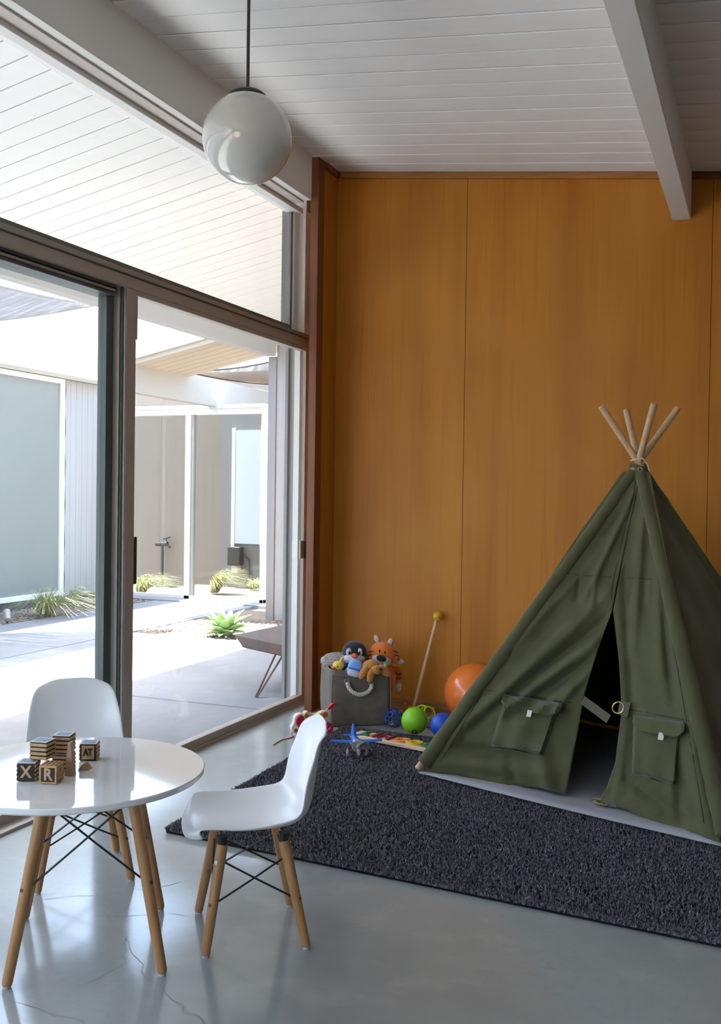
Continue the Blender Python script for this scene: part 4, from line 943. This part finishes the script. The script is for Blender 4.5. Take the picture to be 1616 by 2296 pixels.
for k in range(17):
    t = -1 + k / 8; wd_ = .024 * (1 - .45 * t * t) * (1 - max(0, abs(t) - .9) * 6); P.append([apt(wd_ * math.cos(a) - .004, t * .112, .058 + .006 * t * t + .0045 * math.sin(a)) for a in np.linspace(0, 6.283, 13)[:-1]])
MB().grid(P, close_u=True).build('wing', m_ab, ar)
P = []
for k in range(9):
    t = -1 + k / 4; wd_ = .014 * (1 - .4 * t * t); P.append([apt(-.098 + wd_ * math.cos(a), t * .045, .064 + .003 * math.sin(a)) for a in np.linspace(0, 6.283, 11)[:-1]])
MB().grid(P, close_u=True).build('tailplane', m_ab, ar)
MB().tube([apt(-.085, 0, .066), apt(-.098, 0, .090), apt(-.106, 0, .112)], [.012, .009, .005], 8).build('fin', m_ab, ar)
MB().tube([apt(.030, 0, .052), apt(.044, 0, .052), apt(.050, 0, .052)], [.026, .027, .022], 22).build('cowl', m_ag, ar)
MB().ball(apt(.058, 0, .052), .010).build('spinner', m_ag, ar)
for a in (.6, .6 + 2.094, .6 + 4.188):
    dr = ALR * math.cos(a) + Z * math.sin(a); tw = unit(FWD * .5 + np.cross(FWD, dr) * .87); P = []
    for k in range(7):
        t = k / 6; h_ = .0085 * math.sin(math.pi * (.18 + .72 * t)); P.append([apt(.058, 0, .052) + dr * (.006 + .034 * t) + tw * h_ * q for q in (-1, 0, 1)])
    MB().grid(P).build('propeller_blade', m_ag, ar, solid=.003)
for s_ in (-1, 1):
    MB().cyl(apt(.012, s_ * .012, .034), apt(.012, s_ * .036, .017), .005, n=8).build('wheel_strut', m_ar, ar)
    MB().lathe([(0, -.005), (.013, -.005), (.0165, -.002), (.0165, .002), (.013, .005), (0, .005)], apt(.012, s_ * .040, .0165), 20, R=np.stack([FWD, Z, ALR], 1)).build('wheel', m_ag, ar)
MB().cyl(apt(.012, -.04, .0165), apt(.012, .04, .0165), .003, n=8).build('axle', m_ar, ar)

# ------------------------------------------------------------------ pull-along dog
hd = V(-2.050, 4.262, 0); hx = unit(V(.745, .668, 0)); hn = V(hx[1], -hx[0], 0)    # body axis, near side
pd_ = thing('pull_dog', 'wooden pull along dog with red ears, spots and wheels', 'pull toy', tuple(hd))
m_pw = flat('dog_pale_wood', (.70, .48, .27), .5); m_pr = flat('dog_red', (.55, .010, .030), .35); m_ps = flat('dog_orange_spot', (.58, .09, .015), .5); m_pwt = flat('dog_cream', (.75, .70, .62), .5)
def hp_(x, z, n_=0): return hd + hx * x + Z * z + hn * n_
def plate(poly, n0, th, m_, name, bev=.003):
    return MB().prism(poly, hd + hn * n0, hx, Z, hn, th).build(name, m_, pd_, bevel=bev, seg=2)
def smooth_poly(pts, it=2):
    for _ in range(it):
        q = []
        for i in range(len(pts)):
            a, b = pts[i], pts[(i + 1) % len(pts)]; q += [(a[0] * .75 + b[0] * .25, a[1] * .75 + b[1] * .25), (a[0] * .25 + b[0] * .75, a[1] * .25 + b[1] * .75)]
        pts = q
    return pts
body = smooth_poly([(.038, .045), (.040, .104), (.062, .116), (.082, .098), (.110, .094), (.132, .108), (.160, .110), (.168, .088), (.150, .050), (.110, .046), (.075, .050)])
plate(body, -.020, .040, m_pw, 'body')
head = smooth_poly([(-.012, .020), (-.020, .042), (-.006, .060), (-.004, .090), (.012, .104), (.044, .106), (.046, .060), (.030, .034), (.022, .012), (.0, .010)])
plate(head, -.018, .036, m_pwt, 'head')
ear = smooth_poly([(.006, .090), (.030, .104), (.044, .080), (.042, .048), (.022, .036), (.006, .050), (.0, .070)])
plate(ear, .018, .009, m_pr, 'ear'); plate(ear, -.027, .009, m_pr, 'ear')
def disc(x, z, r, n0, m_, name, th=.0012, parent=None):
    return MB().prism([(x + r * math.cos(a), z + r * math.sin(a)) for a in np.linspace(0, 6.283, 21)[:-1]], hd + hn * n0, hx, Z, hn, th).build(name, m_, parent or pd_, smooth=False)
for x, z, r in ((.056, .094, .009), (.078, .080, .008), (.098, .084, .006), (.060, .068, .008), (.126, .096, .004), (.148, .092, .013), (.122, .074, .009), (.145, .064, .007), (.088, .062, .006)): disc(x, z, r, .0195, m_ps, 'spot')
disc(.004, .026, .010, .0175, m_ps, 'spot')
MB().tube([hp_(.158, .106), hp_(.166, .118)], .004, 8).build('tail_spring', m_pw, pd_)
tl = smooth_poly([(.162, .116), (.176, .134), (.198, .146), (.212, .140), (.210, .130), (.196, .128), (.182, .116), (.170, .110)])
plate(tl, -.008, .016, m_pr, 'tail')
for s_ in (-1, 1):
    for x in (.158, .056):
        w_ = MB().prism([(x + .028 * math.cos(a), .0285 + .028 * math.sin(a)) for a in np.linspace(0, 6.283, 29)[:-1]], hd + hn * (.024 if s_ > 0 else -.037), hx, Z, hn, .013).build('wheel', m_pr, pd_, bevel=.003)
        if s_ > 0:
            for dx, dz, r in ((-.006, -.008, .0055), (.005, -.001, .0045), (.010, .007, .003)): disc(x + dx, .0285 + dz, r, .0368, m_pwt, 'wheel_dot', .0008, w_)
    MB().box((-.01, -.004, -.02), (.01, .004, .03), R=np.stack([hx, hn, Z], 1), c=hp_(.150, .040, s_ * .018)).build('hind_leg', m_pw, pd_, bevel=.003)
MB().tube([hp_(-.006, .014, .006), hp_(-.018, .010, .012), hp_(-.014, .004, .022), hp_(-.012, .003, .034), hp_(-.04, .003, .06), hp_(-.085, .003, .085), hp_(-.12, .003, .125), hp_(-.145, .003, .165)], .0022, 7).build('pull_string', flat('red_string', (.40, .03, .05), .8), pd_)
